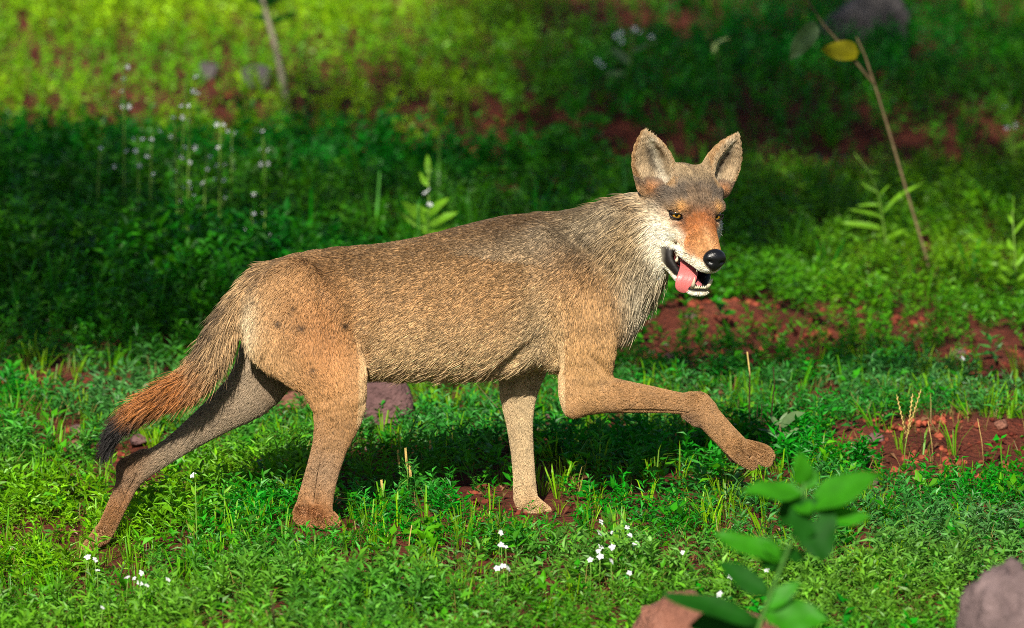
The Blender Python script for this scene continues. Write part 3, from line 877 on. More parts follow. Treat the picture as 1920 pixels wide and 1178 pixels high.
def tube(pts, rad, sides=6, flat_=1.0, up=None, cap=True):
    pts = np.array(pts, float); V = []; Fq = []
    n = len(pts)
    rad = np.broadcast_to(rad, n)
    for i in range(n):
        tg = pts[min(i + 1, n - 1)] - pts[max(i - 1, 0)]
        tg = tg / (np.linalg.norm(tg) + 1e-12)
        h = np.array(up if up is not None else ([0, 0, 1] if abs(tg[2]) < .9 else [1, 0, 0]), float)
        a = np.cross(tg, h); a /= np.linalg.norm(a) + 1e-12; b = np.cross(a, tg)
        for j in range(sides):
            p = 2 * math.pi * j / sides
            V.append(pts[i] + rad[i] * (a * math.cos(p) + b * math.sin(p) * flat_))
    for i in range(n - 1):
        for j in range(sides):
            k = (j + 1) % sides
            Fq.append([i * sides + j, i * sides + k, (i + 1) * sides + k, (i + 1) * sides + j])
    Ft = [[0, j + 1, j] for j in range(1, sides - 1)] + [[(n - 1) * sides, (n - 1) * sides + j, (n - 1) * sides + j + 1] for j in range(1, sides - 1)] if cap else []
    T = quads2tris(np.array(Fq))
    if Ft: T = np.concatenate([T, np.array(Ft)])
    return np.array(V), T

# nose: black leather with two nostrils and a groove
M_nose, nt, b, _ = new_mat('nose_leather')
tc, nz, rp = noise_ramp(nt, 900, [(0.3, (.004, .004, .005)), (.7, (.012, .012, .014))])
nt.links.new(rp.outputs[0], b.inputs['Base Color']); b.inputs['Roughness'].default_value = .2
bump(nt, nz.outputs['Fac'], b, .5, .001)
def nose_shape(V):
    W = V.copy()
    W[:, 2] += .25 * (1 - np.abs(V[:, 1])) * (V[:, 2] < 0) * V[:, 2]
    W[:, 1] *= 1 - .28 * (V[:, 2] < -.2) * (-.2 - V[:, 2])
    for s in (-1, 1):
        q = (V[:, 1] - s * .52) ** 2 / .05 + (V[:, 2] + .12) ** 2 / .03
        W[:, 0] -= .55 * np.exp(-q) * (V[:, 0] > 0)
    W[:, 0] -= .12 * np.exp(-(V[:, 1] / .1) ** 2) * (V[:, 0] > 0) * (V[:, 2] < .2)
    return W
v, f = ellipsoid(NOSE, HM, (.018, .027, .0235), 36, 26, nose_shape)
link('nose', mesh_np('nose', v - WB, f, M_nose), wolf)

# eyes: amber iris, black pupil, clear cornea highlight from the gloss
def eye_material():
    m, nt, b, out = new_mat('amber_eye')
    a = N(nt, 'ShaderNodeAttribute', attribute_name='rad')
    rp = N(nt, 'ShaderNodeValToRGB')
    st = [(0.0, (.004, .003, .002)), (.30, (.004, .003, .002)), (.38, (.30, .14, .015)), (.62, (.44, .23, .03)), (.80, (.16, .06, .01)), (.92, (.02, .012, .008)), (1.0, (.05, .03, .02))]
    el = rp.color_ramp.elements
    while len(el) < len(st): el.new(.5)
    for e, (p, c) in zip(el, st): e.position = p; e.color = (*c, 1)
    nt.links.new(a.outputs['Fac'], rp.inputs[0]); nt.links.new(rp.outputs[0], b.inputs['Base Color'])
    b.inputs['Roughness'].default_value = .05; b.inputs['Coat Weight'].default_value = .6; b.inputs['Coat Roughness'].default_value = .03
    return m
M_eye = eye_material()
M_lid = plain_mat('dark_eyelid', (.012, .009, .008), .45, 300)
for s in (-1, 1):
    ctr = hp(-.0105, s * .0470, -.001)
    look = (HF * .97 + HL * s * .18 - HU * .02); look = look - 0
    tocam = (CAM - ctr) / np.linalg.norm(CAM - ctr)
    look = look / np.linalg.norm(look) * .55 + tocam * .45; look /= np.linalg.norm(look)
    e2 = np.cross(HU, look); e2 /= np.linalg.norm(e2); e3 = np.cross(look, e2)
    v, f = ellipsoid(ctr, np.stack([e2, e3, look]), (.0150, .0150, .0150), 32, 32)
    rr = np.linalg.norm((v - ctr) @ np.stack([e2, e3]).T, axis=1) / .0108
    rr = np.where((v - ctr) @ look > 0, rr, 1.0)
    link('eye', mesh_np('eye', v - WB, f, M_eye, True, {'rad': np.clip(rr, 0, 1)}), wolf)
    for nm, k in (('upper_eyelid', 1), ('lower_eyelid', -1)):
        pts = []
        for i in range(13):
            a = math.pi * i / 12
            yy = .0165 * math.cos(a); zz = k * (.0056 if k > 0 else .0058) * math.sin(a) + .0016 * (yy / .0165)
            q = ctr + HL * s * yy + HU * zz
            dirn = q + HF * .02 - ctr
            r_ = .0156
            base = HL * s * yy + HU * zz
            xx = math.sqrt(max(r_ ** 2 - yy * yy * .8 - zz * zz, 1e-6))
            pts.append(ctr + base + (HF * .93 + HL * s * .28) * xx)
        v, f = tube(pts, [.0012] + [.0022] * 11 + [.0012], 6)
        link(nm, mesh_np(nm, v - WB, f, M_lid), wolf)

# tongue
M_tongue, nt, b, _ = new_mat('wet_tongue')
tc, nz, rp = noise_ramp(nt, 500, [(0.3, (.50, .10, .105)), (.7, (.66, .19, .18))])
nt.links.new(rp.outputs[0], b.inputs['Base Color']); b.inputs['Roughness'].default_value = .35; b.inputs['Subsurface Weight'].default_value = .2
b.inputs['Subsurface Radius'].default_value = (.01, .004, .003); bump(nt, nz.outputs['Fac'], b, .4, .001)
tp = [(-.02, -.004, -.100), (.01, -.008, -.102), (.04, -.015, -.106), (.060, -.023, -.113), (.070, -.030, -.126), (.072, -.034, -.140), (.070, -.036, -.152), (.068, -.036, -.159)]
tv = []; tf = []
ncs = 14
for i, p in enumerate(tp):
    q = hp(*p); qa = hp(*tp[max(i - 1, 0)]); qb = hp(*tp[min(i + 1, len(tp) - 1)])
    tg = (qb - qa) / np.linalg.norm(qb - qa)
    wd = HL * .93 + HF * .30; wd = wd - tg * (wd @ tg); wd /= np.linalg.norm(wd)
    nn = np.cross(tg, wd); nn = nn * (1 if nn @ HF > 0 or i < 2 else -1)
    hwid = [.016, .019, .021, .022, .0225, .0215, .017, .007][i]; th = [.005, .005, .005, .0045, .0042, .004, .0034, .002][i]
    for j in range(ncs):
        a = 2 * math.pi * j / ncs
        groove = -.0022 * math.exp(-(math.cos(a) / .25) ** 2) * (1 if math.sin(a) > 0 else 0)
        tv.append(q + wd * hwid * math.cos(a) + nn * (th * math.sin(a) + groove))
for i in range(len(tp) - 1):
    for j in range(ncs):
        k = (j + 1) % ncs
        tf.append([i * ncs + j, i * ncs + k, (i + 1) * ncs + k, (i + 1) * ncs + j])
tf = quads2tris(np.array(tf)).tolist() + [[(len(tp) - 1) * ncs, (len(tp) - 1) * ncs + j, (len(tp) - 1) * ncs + j + 1] for j in range(1, ncs - 1)]
tongue = link('tongue', mesh_np('tongue', np.array(tv) - WB, np.array(tf), M_tongue), wolf)
md = tongue.modifiers.new('smooth', 'SUBSURF'); md.levels = 1; md.render_levels = 2

# teeth, each its own part
M_tooth = plain_mat('ivory_tooth', (.72, .64, .46), .25, 200, .1)
M_gum = plain_mat('pink_gum', (.45, .13, .14), .35, 200, .15)
def tooth(base, tip, r):
    base = np.array(hp(*base)); tip = np.array(hp(*tip))
    back = -HF * np.linalg.norm(tip - base) * .12
    pts = [base, base * .6 + tip * .4 - back * .6, base * .25 + tip * .75 - back * .5, tip]
    v, f = tube(pts, [r, r * .85, r * .5, r * .08], 8, up=HF)
    link('tooth', mesh_np('tooth', v - WB, f, M_tooth), wolf)
for s in (-1, 1):
    tooth((.082, s * .0175, -.141), (.096, s * .0225, -.112), .0050)      # lower canines
    tooth((.098, s * .020, -.082), (.100, s * .0215, -.098), .0042)       # upper canines
    for i in range(3): tooth((.084, s * (.003 + i * .0045), -.142), (.087, s * (.003 + i * .0045), -.134), .0026)
    for i, (x, y, z, l) in enumerate([(.054, .022, -.131, .007), (.036, .029, -.122, .008), (.016, .038, -.104, .012)]):
        tooth((x, s * y, z), (x + .002, s * y, z + l), .0042)
v, f = ellipsoid(hp(.045, 0, -.137), HM, (.038, .016, .006), 16, 8)
link('gum', mesh_np('gum', v - WB, f, M_gum), wolf)

# claws
M_claw = plain_mat('dark_claw', (.03, .024, .02), .3, 200)
def claw(base, tip, r):
    b0, t0 = np.array(base), np.array(tip)
    v, f = tube([b0, b0 * .5 + t0 * .5 + np.array([0, 0, .003]), t0], [r, r * .7, r * .12], 7)
    link('claw', mesh_np('claw', v - WB, f, M_claw), wolf)
for (u, v_, l) in [(1440, 860, -.100), (1444, 851, -.073), (1412, 866, -.124), (1420, 856, -.048)]:
    claw(wp(u - 3, v_ + 2, l), wp(u + 13, v_ + 17, l), .0046)
for (u, v_, l) in [(1034, 968, .062), (1034, 966, .09), (1018, 972, .046), (1020, 968, .106)]:
    claw(wp(u - 2, v_ - 1, l), wp(u + 11, v_ + 6, l), .0034)
for (u, v_, l) in [(620, 981, -.108), (628, 979, -.085), (612, 984, -.125), (626, 975, -.06)]:
    claw(wp(u + 2, v_, l), wp(u + 13, v_ + 8, l), .0034)
for (u, v_, l) in [(163, 1027, .045), (160, 1028, .068), (168, 1028, .09), (178, 1026, .105)]:
    claw(wp(u, v_, l), wp(u - 9, v_ + 8, l), .0034)

# whiskers
M_whisk = plain_mat('black_whisker', (.02, .018, .016), .4, 100)
wk = random.Random(5)
for s in (-1, 1):
    for i in range(8):
        x, z = .058 + wk.uniform(0, .035), -.064 - wk.uniform(0, .016)
        b0 = hp(x, s * .031, z); dirv = -HF * wk.uniform(.5, .9) + HL * s * wk.uniform(.6, 1) - HU * wk.uniform(.0, .35)
        dirv /= np.linalg.norm(dirv); Lw = wk.uniform(.03, .055)
        v, f = tube([b0, b0 + dirv * Lw * .5 + HU * .003, b0 + dirv * Lw], [.00035, .00028, .0001], 4)
        link('whisker', mesh_np('whisker', v - WB, f, M_whisk), wolf)

# ================================================================== trees off to the camera's left that shade the middle ground
M_bark = plain_mat('grey_bark', (.16, .12, .09), .9, 30, .4, .1, .8, .01)
M_crown = leaf_mat('tree_leaf', .3, .5)

def leaf_unit(L=1.0, w=.42, fold=.10, droop=.15):
    """five-point leaf along +X with a folded midrib"""
    V = np.array([[0, 0, 0], [.42 * L, w * L / 2, fold * L * .5], [.42 * L, -w * L / 2, fold * L * .5], [.5 * L, 0, -fold * L * .25], [L, 0, -droop * L]])
    F = np.array([[0, 2, 3], [0, 3, 1], [3, 2, 4], [3, 4, 1]])
    return V, F

def rotz(a):
    c, s = np.cos(a), np.sin(a)
    z = np.zeros_like(c); o = np.ones_like(c)
    return np.stack([np.stack([c, -s, z], -1), np.stack([s, c, z], -1), np.stack([z, z, o], -1)], -2)

def scatter(V, F, pos, yaw, tilt, tdir, scale):
    """copies of one small shape, each turned about z, leaned by tilt towards tdir, and scaled"""
    n = len(pos)
    R1 = rotz(yaw)
    ct, st = np.cos(tilt), np.sin(tilt)
    ax, ay = -np.sin(tdir), np.cos(tdir)
    z = np.zeros(n)
    K = np.stack([np.stack([z, z, ay], -1), np.stack([z, z, -ax], -1), np.stack([-ay, ax, z], -1)], -2)
    R2 = np.eye(3) + st[:, None, None] * K + (1 - ct)[:, None, None] * (K @ K)
    R = (R2 @ R1) * np.asarray(scale)[:, None, None]
    W = np.einsum('nij,vj->nvi', R, V) + pos[:, None, :]
    FF = F[None] + (np.arange(n) * len(V))[:, None, None]
    return W.reshape(-1, 3), FF.reshape(-1, 3)

class Soup:
    def __init__(s): s.V, s.F, s.C, s.n = [], [], [], 0
    def add(s, V, F, Cc):
        s.V.append(V); s.F.append(F + s.n); s.C.append(Cc); s.n += len(V)
    def mesh(s, name, mat):
        return mesh_np(name, np.concatenate(s.V), np.concatenate(s.F), mat, False, {'col': np.concatenate(s.C)})

def shade_tree(base, hgt, clumps, nleaf, label, size=.11):
    base = np.array([base[0], base[1], Hs(base[0], base[1]) - .05])
    t = empty('shade_tree', base, label, 'tree', 'trees whose shade falls behind the wolf')
    cl_ = [np.array(c[:3]) for c in clumps]
    mid = np.mean(cl_, 0)
    top = np.array([base[0] * .5 + mid[0] * .5, base[1] * .5 + mid[1] * .5, hgt * .62])
    v, f = tube([base, base * .6 + top * .4 + [.1, 0, 0], top], [.20, .15, .11], 9)
    tr = link('trunk', mesh_np('trunk', v - base, f, M_bark), t)
    for c in cl_:
        st = base * .3 + top * .7
        v, f = tube([st, (st + c) / 2 + [0, 0, .25], c], [.07, .045, .02], 6)
        link('limb', mesh_np('limb', v - base, f, M_bark), t)
    S = Soup()
    for c in clumps:
        n = int(nleaf * c[3] ** 2)
        d = rng.normal(0, 1, (n, 3)); d /= np.linalg.norm(d, axis=1, keepdims=True)
        p = np.array(c[:3]) + d * (c[3] * rng.random(n) ** .45)[:, None] * np.array([1, 1, .7])
        gap = vnoise(p, 2.2, 9) > .40
        p = p[gap]; n = len(p)
        V, F = leaf_unit(1, .45)
        W, FF = scatter(V, F, p, rng.uniform(0, 6.28, n), rng.uniform(0, .9, n), rng.uniform(0, 6.28, n), size * rng.uniform(.7, 1.3, n))
        cc = lin(62, 98, 30)[None] * rng.uniform(.6, 1.4, (n, 1))
        S.add(W - base, FF, np.repeat(cc, len(V), 0))
    link('crown', S.mesh('crown', M_crown), t)
    return t

def shade_spot(x, y, z):
    """where a crown must hang at height z to shade the ground point x, y"""
    k = z / SUN[2]
    return x + SUN[0] * k, y + SUN[1] * k

def clump_for(x, y, z, r):
    a, b = shade_spot(x, y, z)
    return (a, b, z, r)

SHADE_A = [clump_for(-1.0, 3.3, 4.6, .85), clump_for(-.3, 4.3, 5.0, 1.0), clump_for(-1.9, 4.0, 5.0, 1.1), clump_for(-1.2, 5.2, 5.6, 1.1), clump_for(.2, 5.6, 5.4, .9), clump_for(-.9, 2.9, 4.2, .5), clump_for(-.25, 3.2, 4.4, .5), clump_for(-.3, 6.6, 5.8, .6)]
SHADE_B = [clump_for(.35, 4.5, 5.2, .75), clump_for(1.0, 5.0, 5.6, .8), clump_for(.9, 5.9, 6.0, 1.0), clump_for(1.9, 5.4, 5.8, 1.0), clump_for(.4, 7.2, 6.6, .9), clump_for(1.3, 7.5, 6.6, 1.1), clump_for(2.2, 7.4, 6.4, 1.0), clump_for(.5, 9.0, 7.0, .8), clump_for(1.2, 9.4, 7.0, 1.0), clump_for(2.2, 9.2, 7.0, 1.0), clump_for(.2, 8.6, 6.8, .5), clump_for(.48, 2.2, 4.4, .26), clump_for(.85, 2.35, 4.5, .24)]
shade_tree((-4.2, -4.0), 5.5, SHADE_A, 1150, 'leafy tree whose crown shades the flowering herbs behind the wolf')
shade_tree((3.2, -4.6), 7.0, SHADE_B, 1500, 'taller leafy tree whose crown shades the red earth bank')

# ================================================================== ground cover
M_leaf = leaf_mat('herb_leaf', .30, .46, spec=.35)
M_grass = leaf_mat('grass_blade', .35, .45, spec=.3)

def sprig(seed, nl, h, L, w, spread=.5, curl=.2):
    """a stem with small paired leaves; returns V, F, tone per vertex (1 leaf, <1 stem)"""
    r = random.Random(seed)
    Vs, Fs, Ts = [], [], []; n = 0
    lx, ly = r.uniform(-spread, spread) * h, r.uniform(-spread, spread) * h
    def pt(t): return np.array([lx * t * t, ly * t * t, h * t])
    a, b = pt(0), pt(1)
    sw = .0012
    V = np.array([[-sw, 0, 0], [sw, 0, 0], b + [0, 0, 0]]); Vs.append(V); Fs.append(np.array([[0, 1, 2]])); Ts.append(np.full(3, .8)); n += 3
    for i in range(nl):
        t = .22 + .78 * (i // 2 + .5) / (nl / 2)
        ang = (i % 2) * math.pi + (i // 2) * 1.9 + r.uniform(-.5, .5)
        ll = L * r.uniform(.7, 1.15) * (1.1 - .45 * t)
        LV, LF = leaf_unit(ll, w / L, r.uniform(.05, .25), r.uniform(-.1, curl))
        el = r.uniform(.1, .9) * (0.5 + .7 * t)
        ce, se = math.cos(el), math.sin(el); ca, sa = math.cos(ang), math.sin(ang)
        tw = r.uniform(-.5, .5); LV = LV @ np.array([[1, 0, 0], [0, math.cos(tw), -math.sin(tw)], [0, math.sin(tw), math.cos(tw)]]).T
        LV = LV @ np.array([[ce, 0, -se], [0, 1, 0], [se, 0, ce]]).T
        LV = LV @ np.array([[ca, -sa, 0], [sa, ca, 0], [0, 0, 1]]).T + pt(t)
        Vs.append(LV); Fs.append(LF + n); n += len(LV)
        Ts.append(np.full(len(LV), r.uniform(.6, 1.45)))
    return np.concatenate(Vs), np.concatenate(Fs), np.concatenate(Ts)

def tuft(seed, nb, h, w, lean=.5):
    r = random.Random(seed)
    Vs, Fs, Ts = [], [], []; n = 0
    for i in range(nb):
        a = r.uniform(0, 6.28); l = r.uniform(.1, lean); hh = h * r.uniform(.5, 1.1); bend = r.uniform(.1, .8)
        d = np.array([math.cos(a), math.sin(a), 0]); s = np.array([-math.sin(a), math.cos(a), 0])
        o = d * r.uniform(0, .012)
        P = [o, o + d * hh * l * .35 + np.array([0, 0, hh * .45]), o + d * hh * l * (.7 + .4 * bend) + np.array([0, 0, hh * .82]), o + d * hh * l * (1.0 + bend) + np.array([0, 0, hh * (1.0 - .3 * bend)])]
        W = [w * .6, w, w * .7]
        V = np.array([P[0] - s * W[0] / 2, P[0] + s * W[0] / 2, P[1] - s * W[1] / 2, P[1] + s * W[1] / 2, P[2] - s * W[2] / 2, P[2] + s * W[2] / 2, P[3]])
        F = np.array([[0, 1, 3], [0, 3, 2], [2, 3, 5], [2, 5, 4], [4, 5, 6]])
        Vs.append(V); Fs.append(F + n); n += 7; Ts.append(np.full(7, r.uniform(.7, 1.3)))
    return np.concatenate(Vs), np.concatenate(Fs), np.concatenate(Ts)

PAWS = [wp(600, 985, -.08), wp(1010, 968, .075), wp(170, 1030, .07)]
def paw_low(x, y):
    """1 away from the feet, smaller where the paws press the plants down"""
    k = np.ones(len(x))
    for p in PAWS:
        d = np.sqrt(((x - p[0]) / .085) ** 2 + ((y - p[1] + .09) / .17) ** 2)
        k = np.minimum(k, .30 + .70 * sstep(.8, 1.6, d))
    return k

def region(x0, x1, y0, y1, dens, keep):
    n = int((x1 - x0) * (y1 - y0) * dens)
    x = rng.uniform(x0, x1, n); y = rng.uniform(y0, y1, n)
    k = keep(x, y) > rng.random(n)
    return x[k], y[k]

def frame_keep(x, y):
    """dense where the photograph looks, thinning out to the sides"""
    half = 1.25 * (1 + y / DIST)
    return 1 - .8 * sstep(half, half + .9, np.abs(x))

def plant_out(S, protos, x, y, scale, colour, lean=.25):
    """protos copied over the points; colour is (n,3)"""
    pid = rng.integers(0, len(protos), len(x))
    z = H(x, y)
    for i, (V, F, T) in enumerate(protos):
        m = pid == i
        if not m.any(): continue
        n = m.sum()
        W, FF = scatter(V, F, np.stack([x[m], y[m], z[m] - .003], 1), rng.uniform(0, 6.28, n), np.abs(rng.normal(0, lean, n)), rng.uniform(0, 6.28, n), scale[m])
        cc = (colour[m][:, None, :] * T[None, :, None]).reshape(-1, 3)
        S.add(W, FF, cc)

G_BLUE = lin(74, 130, 66); G_MID = lin(76, 146, 10); G_YEL = lin(124, 170, 10); G_DEEP = lin(14, 118, 10); G_DRY = lin(160, 142, 78)

def tint(x, y, a, b, f, seed, jit=.25):
    k = np.clip((n2(x, y, f, seed) - .5) * 2.2 + .5 + rng.normal(0, .2, len(x)), 0, 1)[:, None]
    return (a * (1 - k) + b * k) * rng.uniform(1 - jit, 1 + jit, (len(x), 1))

# --- low herb mat round the wolf
S = Soup()
herbA = [sprig(100 + i, 12, .065, .032, .0105) for i in range(10)]
herbB = [sprig(200 + i, 10, .055, .025, .0135, .6, .3) for i in range(8)]
herbC = [sprig(300 + i, 14, .095, .038, .0095, .35, .25) for i in range(8)]
x, y = region(-2.4, 2.4, -2.3, 2.3, 1200, lambda x, y: frame_keep(x, y) * (1 - .98 * soil_mask(x, y)) * (.22 + .78 * sstep(.38, .52, n2(x, y, 5.5, 75))) * sstep(2.35, 1.95, y + .12 * np.sin(x * 3)) * (1 - .0 * x))
near_blue = sstep(.35, .6, n2(x, y, 1.3, 71) * .7 + .3 * sstep(-.9, .9, x) + .12)
front = sstep(-.15, -1.2, y)
ca = tint(x, y, G_MID, G_MID * .35 + G_YEL * .65, 1.9, 72, .35); cb = tint(x, y, G_BLUE, G_DEEP * 1.3, 2.0, 73)
cc = ca * (1 - near_blue[:, None] * (1 - .62 * front[:, None])) + cb * (near_blue[:, None] * (1 - .62 * front[:, None]))
sc = rng.uniform(.55, 1.4, len(x)) * (.6 + .7 * n2(x, y, 2.4, 74)) * paw_low(x, y) * (1 + .05 * front)
h = len(x) // 2
plant_out(S, herbA, x[:h], y[:h], sc[:h], cc[:h])
q = h + (len(x) - h) // 2
plant_out(S, herbB, x[h:q], y[h:q], sc[h:q], cc[h:q])
plant_out(S, herbC, x[q:], y[q:], sc[q:] * .9, cc[q:])
o = link('herb_ground_cover', S.mesh('herb_ground_cover', M_leaf))
tag(o, 'low mat of small-leaved green herbs around the wolf', 'ground cover', kind='stuff')

# --- grass through it
S = Soup()
tuf = [tuft(400 + i, 7, .085, .0032, .5) for i in range(8)]
x, y = region(-2.4, 2.4, -2.3, 2.2, 170, lambda x, y: frame_keep(x, y) * (1 - .7 * soil_mask(x, y)) * sstep(.35, .6, n2(x, y, 2.2, 81)))
plant_out(S, tuf, x, y, rng.uniform(.5, 1.25, len(x)) * np.minimum(paw_low(x, y) + .15, 1), tint(x, y, G_YEL * 1.05, G_MID, 2.0, 82))
broadp = [sprig(340 + i, 7, .06, .040, .022, .6, .2) for i in range(6)]
x, y = region(-2.4, 2.4, -2.3, 2.2, 70, lambda x, y: frame_keep(x, y) * (1 - soil_mask(x, y)))
plant_out(S, broadp, x, y, rng.uniform(.6, 1.2, len(x)) * paw_low(x, y), tint(x, y, G_MID, G_DEEP * 1.2, 2.0, 84), .4)
litter = []
for i in range(6):
    LV, LF = leaf_unit(.026, .4, .3, .3); litter.append((LV + [0, 0, .012], LF, np.full(len(LV), 1.0)))
x, y = region(-2.4, 2.4, -2.3, 2.2, 420, lambda x, y: frame_keep(x, y) * (.25 + .75 * sstep(.5, .3, n2(x, y, 5.0, 75))))
plant_out(S, litter, x, y, rng.uniform(.5, 1.4, len(x)), tint(x, y, lin(150, 110, 80), lin(110, 66, 48), 3.0, 85, .4), .7)
tufd = [tuft(420 + i, 4, .07, .002, .9) for i in range(4)]
x, y = region(-2.4, 2.4, -2.3, 2.2, 80, lambda x, y: frame_keep(x, y))
plant_out(S, tufd, x, y, rng.uniform(.5, 1.1, len(x)) * paw_low(x, y), tint(x, y, G_DRY, G_DRY * .7, 2.0, 83))
o = link('short_grass', S.mesh('short_grass', M_grass))
tag(o, 'short yellow-green grass blades among the herbs', 'grass', kind='stuff')

# --- shaded weeds behind the wolf
S = Soup()
weed = [sprig(500 + i, 20, .15, .042, .017, .35, .3) for i in range(8)]
weedB = [sprig(520 + i, 16, .10, .036, .021, .5, .3) for i in range(8)]
x, y = region(-2.6, 2.7, 1.75, 5.9, 620, lambda x, y: frame_keep(x, y) * (1 - soil_mask(x, y)) * sstep(1.9, 2.2, y + .12 * np.sin(x * 3)))
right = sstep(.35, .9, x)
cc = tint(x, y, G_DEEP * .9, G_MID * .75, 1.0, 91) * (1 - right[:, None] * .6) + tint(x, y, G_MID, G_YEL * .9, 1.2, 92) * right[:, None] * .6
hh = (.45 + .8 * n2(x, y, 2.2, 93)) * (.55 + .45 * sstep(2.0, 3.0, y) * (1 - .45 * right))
left_tall = sstep(-.1, -.7, x) * sstep(2.4, 3.4, y)
sc = rng.uniform(.7, 1.2, len(x)) * hh * (1 + .35 * left_tall)
h = len(x) // 2
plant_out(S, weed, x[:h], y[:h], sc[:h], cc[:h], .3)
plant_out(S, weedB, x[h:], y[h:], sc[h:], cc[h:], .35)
tufL = [tuft(440 + i, 8, .22, .006, .5) for i in range(6)]
x, y = region(-2.6, 2.6, 2.4, 5.2, 22, lambda x, y: frame_keep(x, y) * (soil_mask(x, y) < .05) * (.35 + .65 * sstep(0, -.6, x)))
plant_out(S, tufL, x, y, rng.uniform(.5, 1.1, len(x)), tint(x, y, G_DEEP, G_MID, 2.0, 95), .15)
o = link('weed_thicket', S.mesh('weed_thicket', M_leaf))
tag(o, 'knee-high dark green weeds growing behind the wolf', 'weeds', kind='stuff')

# --- the rising green beyond the red bank
S = Soup()
farw = [sprig(540 + i, 12, .10, .036, .016, .5, .3) for i in range(6)]
x, y = region(-3.2, 3.2, 5.9, 13.5, 460, lambda x, y: (1 - .6 * sstep(1.8, 3.0, np.abs(x))) * (1 - soil_mask(x, y)) * (.55 + .45 * sstep(.3, .6, n2(x, y, 1.2, 97))))
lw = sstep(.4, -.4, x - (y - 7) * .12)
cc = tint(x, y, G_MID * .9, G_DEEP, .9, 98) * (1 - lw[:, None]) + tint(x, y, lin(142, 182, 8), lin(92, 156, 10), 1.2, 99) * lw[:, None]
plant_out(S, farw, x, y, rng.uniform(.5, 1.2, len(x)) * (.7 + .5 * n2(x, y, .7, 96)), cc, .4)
tufF = [tuft(460 + i, 9, .12, .008, .7) for i in range(5)]
x, y = region(-3.2, 3.2, 5.9, 13.5, 14, lambda x, y: (1 - .8 * soil_mask(x, y)))
plant_out(S, tufF, x, y, rng.uniform(.4, .9, len(x)), tint(x, y, G_YEL * .8, G_MID, 1, 94), .2)
o = link('far_herbage', S.mesh('far_herbage', M_leaf))
tag(o, 'bright green herbage beyond the bank of red earth', 'herbage', kind='stuff')

# --- crumbs of earth on the bare patches
M_crumb = attr_mat('earth_crumb', .95, .1)
S = Soup()
crumbs = []
for i in range(6):
    v_, f_ = ellipsoid(np.zeros(3), np.eye(3), (1, 1, .8), 6, 4)
    v_ = v_ * (.7 + .6 * np.random.default_rng(i).random((len(v_), 1)))
    crumbs.append((v_ + [0, 0, .5], quads2tris(f_), np.full(len(v_), 1.0)))
x, y = region(-2.2, 2.2, -1.5, 7.5, 900, lambda x, y: soil_mask(x, y) ** 2)
cl_n = (n2(x, y, 8, 12) - .5) * .07 + (n2(x, y, 21, 11) - .5) * .07
plant_out(S, crumbs, x, y, rng.uniform(.0025, .012, len(x)) ** 1.0 * rng.uniform(.4, 1.1, len(x)), tint(x, y, lin(150, 76, 56), lin(98, 46, 36), 6, 87, .3), .6)
o = link('soil_crumbs', S.mesh('soil_crumbs', M_crumb))
tag(o, 'loose crumbs of red earth on the bare soil', 'soil', kind='stuff')
# ================================================================== single plants, stones and flowers
pr = random.Random(11)
M_stem = plain_mat('green_stem', tuple(lin(110, 150, 50)), .6, 60, .25)
M_dry = plain_mat('dry_stem', tuple(lin(186, 160, 96)), .8, 80, .3, .2)
M_twig = plain_mat('brown_twig', tuple(lin(104, 88, 64)), .85, 60, .35, .2)
M_greytwig = plain_mat('grey_twig', tuple(lin(140, 134, 112)), .85, 60, .3, .2)
M_petal = leaf_mat('white_petal', .25, .6, color=(.82, .83, .86), spec=.2)
M_broad = leaf_mat('broad_leaf', .34, .55, color=tuple(lin(52, 132, 14)), spec=.25)
M_broad_dark = leaf_mat('dark_leaf', .25, .6, color=tuple(lin(24, 78, 14)), spec=.1)
M_yellowleaf = leaf_mat('yellow_leaf', .4, .55, color=tuple(lin(136, 130, 14)), spec=.15)
M_brightleaf = leaf_mat('bright_leaf', .4, .45, color=tuple(lin(130, 190, 40)))
M_palegreen = leaf_mat('pale_green_leaf', .3, .5, color=tuple(lin(196, 214, 130)))
M_dullleaf = leaf_mat('grey_green_leaf', .3, .5, color=tuple(lin(104, 132, 84)))

def A(p): return np.array(p, float)

def leaf_mesh(base, tip, width, normal, mat, origin, curl=.15, fold=.12, nseg=7, hole=None, name='leaf', shape=.55):
    """a real leaf blade: folded along its midrib, arched along its length, a little wavy at the edge"""
    base, tip = A(base), A(tip)
    ax = tip - base; L = np.linalg.norm(ax); ax /= L
    n = A(normal); n = n - ax * (n @ ax); n /= np.linalg.norm(n); sd = np.cross(n, ax)
    nc = 6
    V = []; F = []
    sv = pr.uniform(0, 6)
    for i in range(nseg + 1):
        t = i / nseg
        w = width / 2 * max((t ** shape * (1 - t) ** .8) / (.42 ** shape * .58 ** .8), .03)
        for j in range(nc + 1):
            s_ = (j / nc) * 2 - 1
            V.append(base + ax * L * t + sd * s_ * w + n * (abs(s_) * w * fold * 2 - curl * L * (t * t) + .06 * width * math.sin(t * 9 + s_ * 3 + sv) * abs(s_)) + ax * width * .03 * math.sin(t * 23 + sv))
    for i in range(nseg):
        for j in range(nc):
            if hole and i in hole[0] and j in hole[1]: continue
            F.append([i * (nc + 1) + j, i * (nc + 1) + j + 1, (i + 1) * (nc + 1) + j + 1, (i + 1) * (nc + 1) + j])
    return mesh_np(name, A(V) - origin, quads2tris(A(F).astype(int)), mat)

def bend(a, b, sag, n=5):
    a, b = A(a), A(b)
    return [a + (b - a) * t + A(sag) * 4 * t * (1 - t) for t in np.linspace(0, 1, n)]

def stem_obj(name, pts, r0, r1, mat, root, O, sides=5):
    v, f = tube(pts, np.linspace(r0, r1, len(pts)), sides)
    return link(name, mesh_np(name, v - O, f, mat), root)

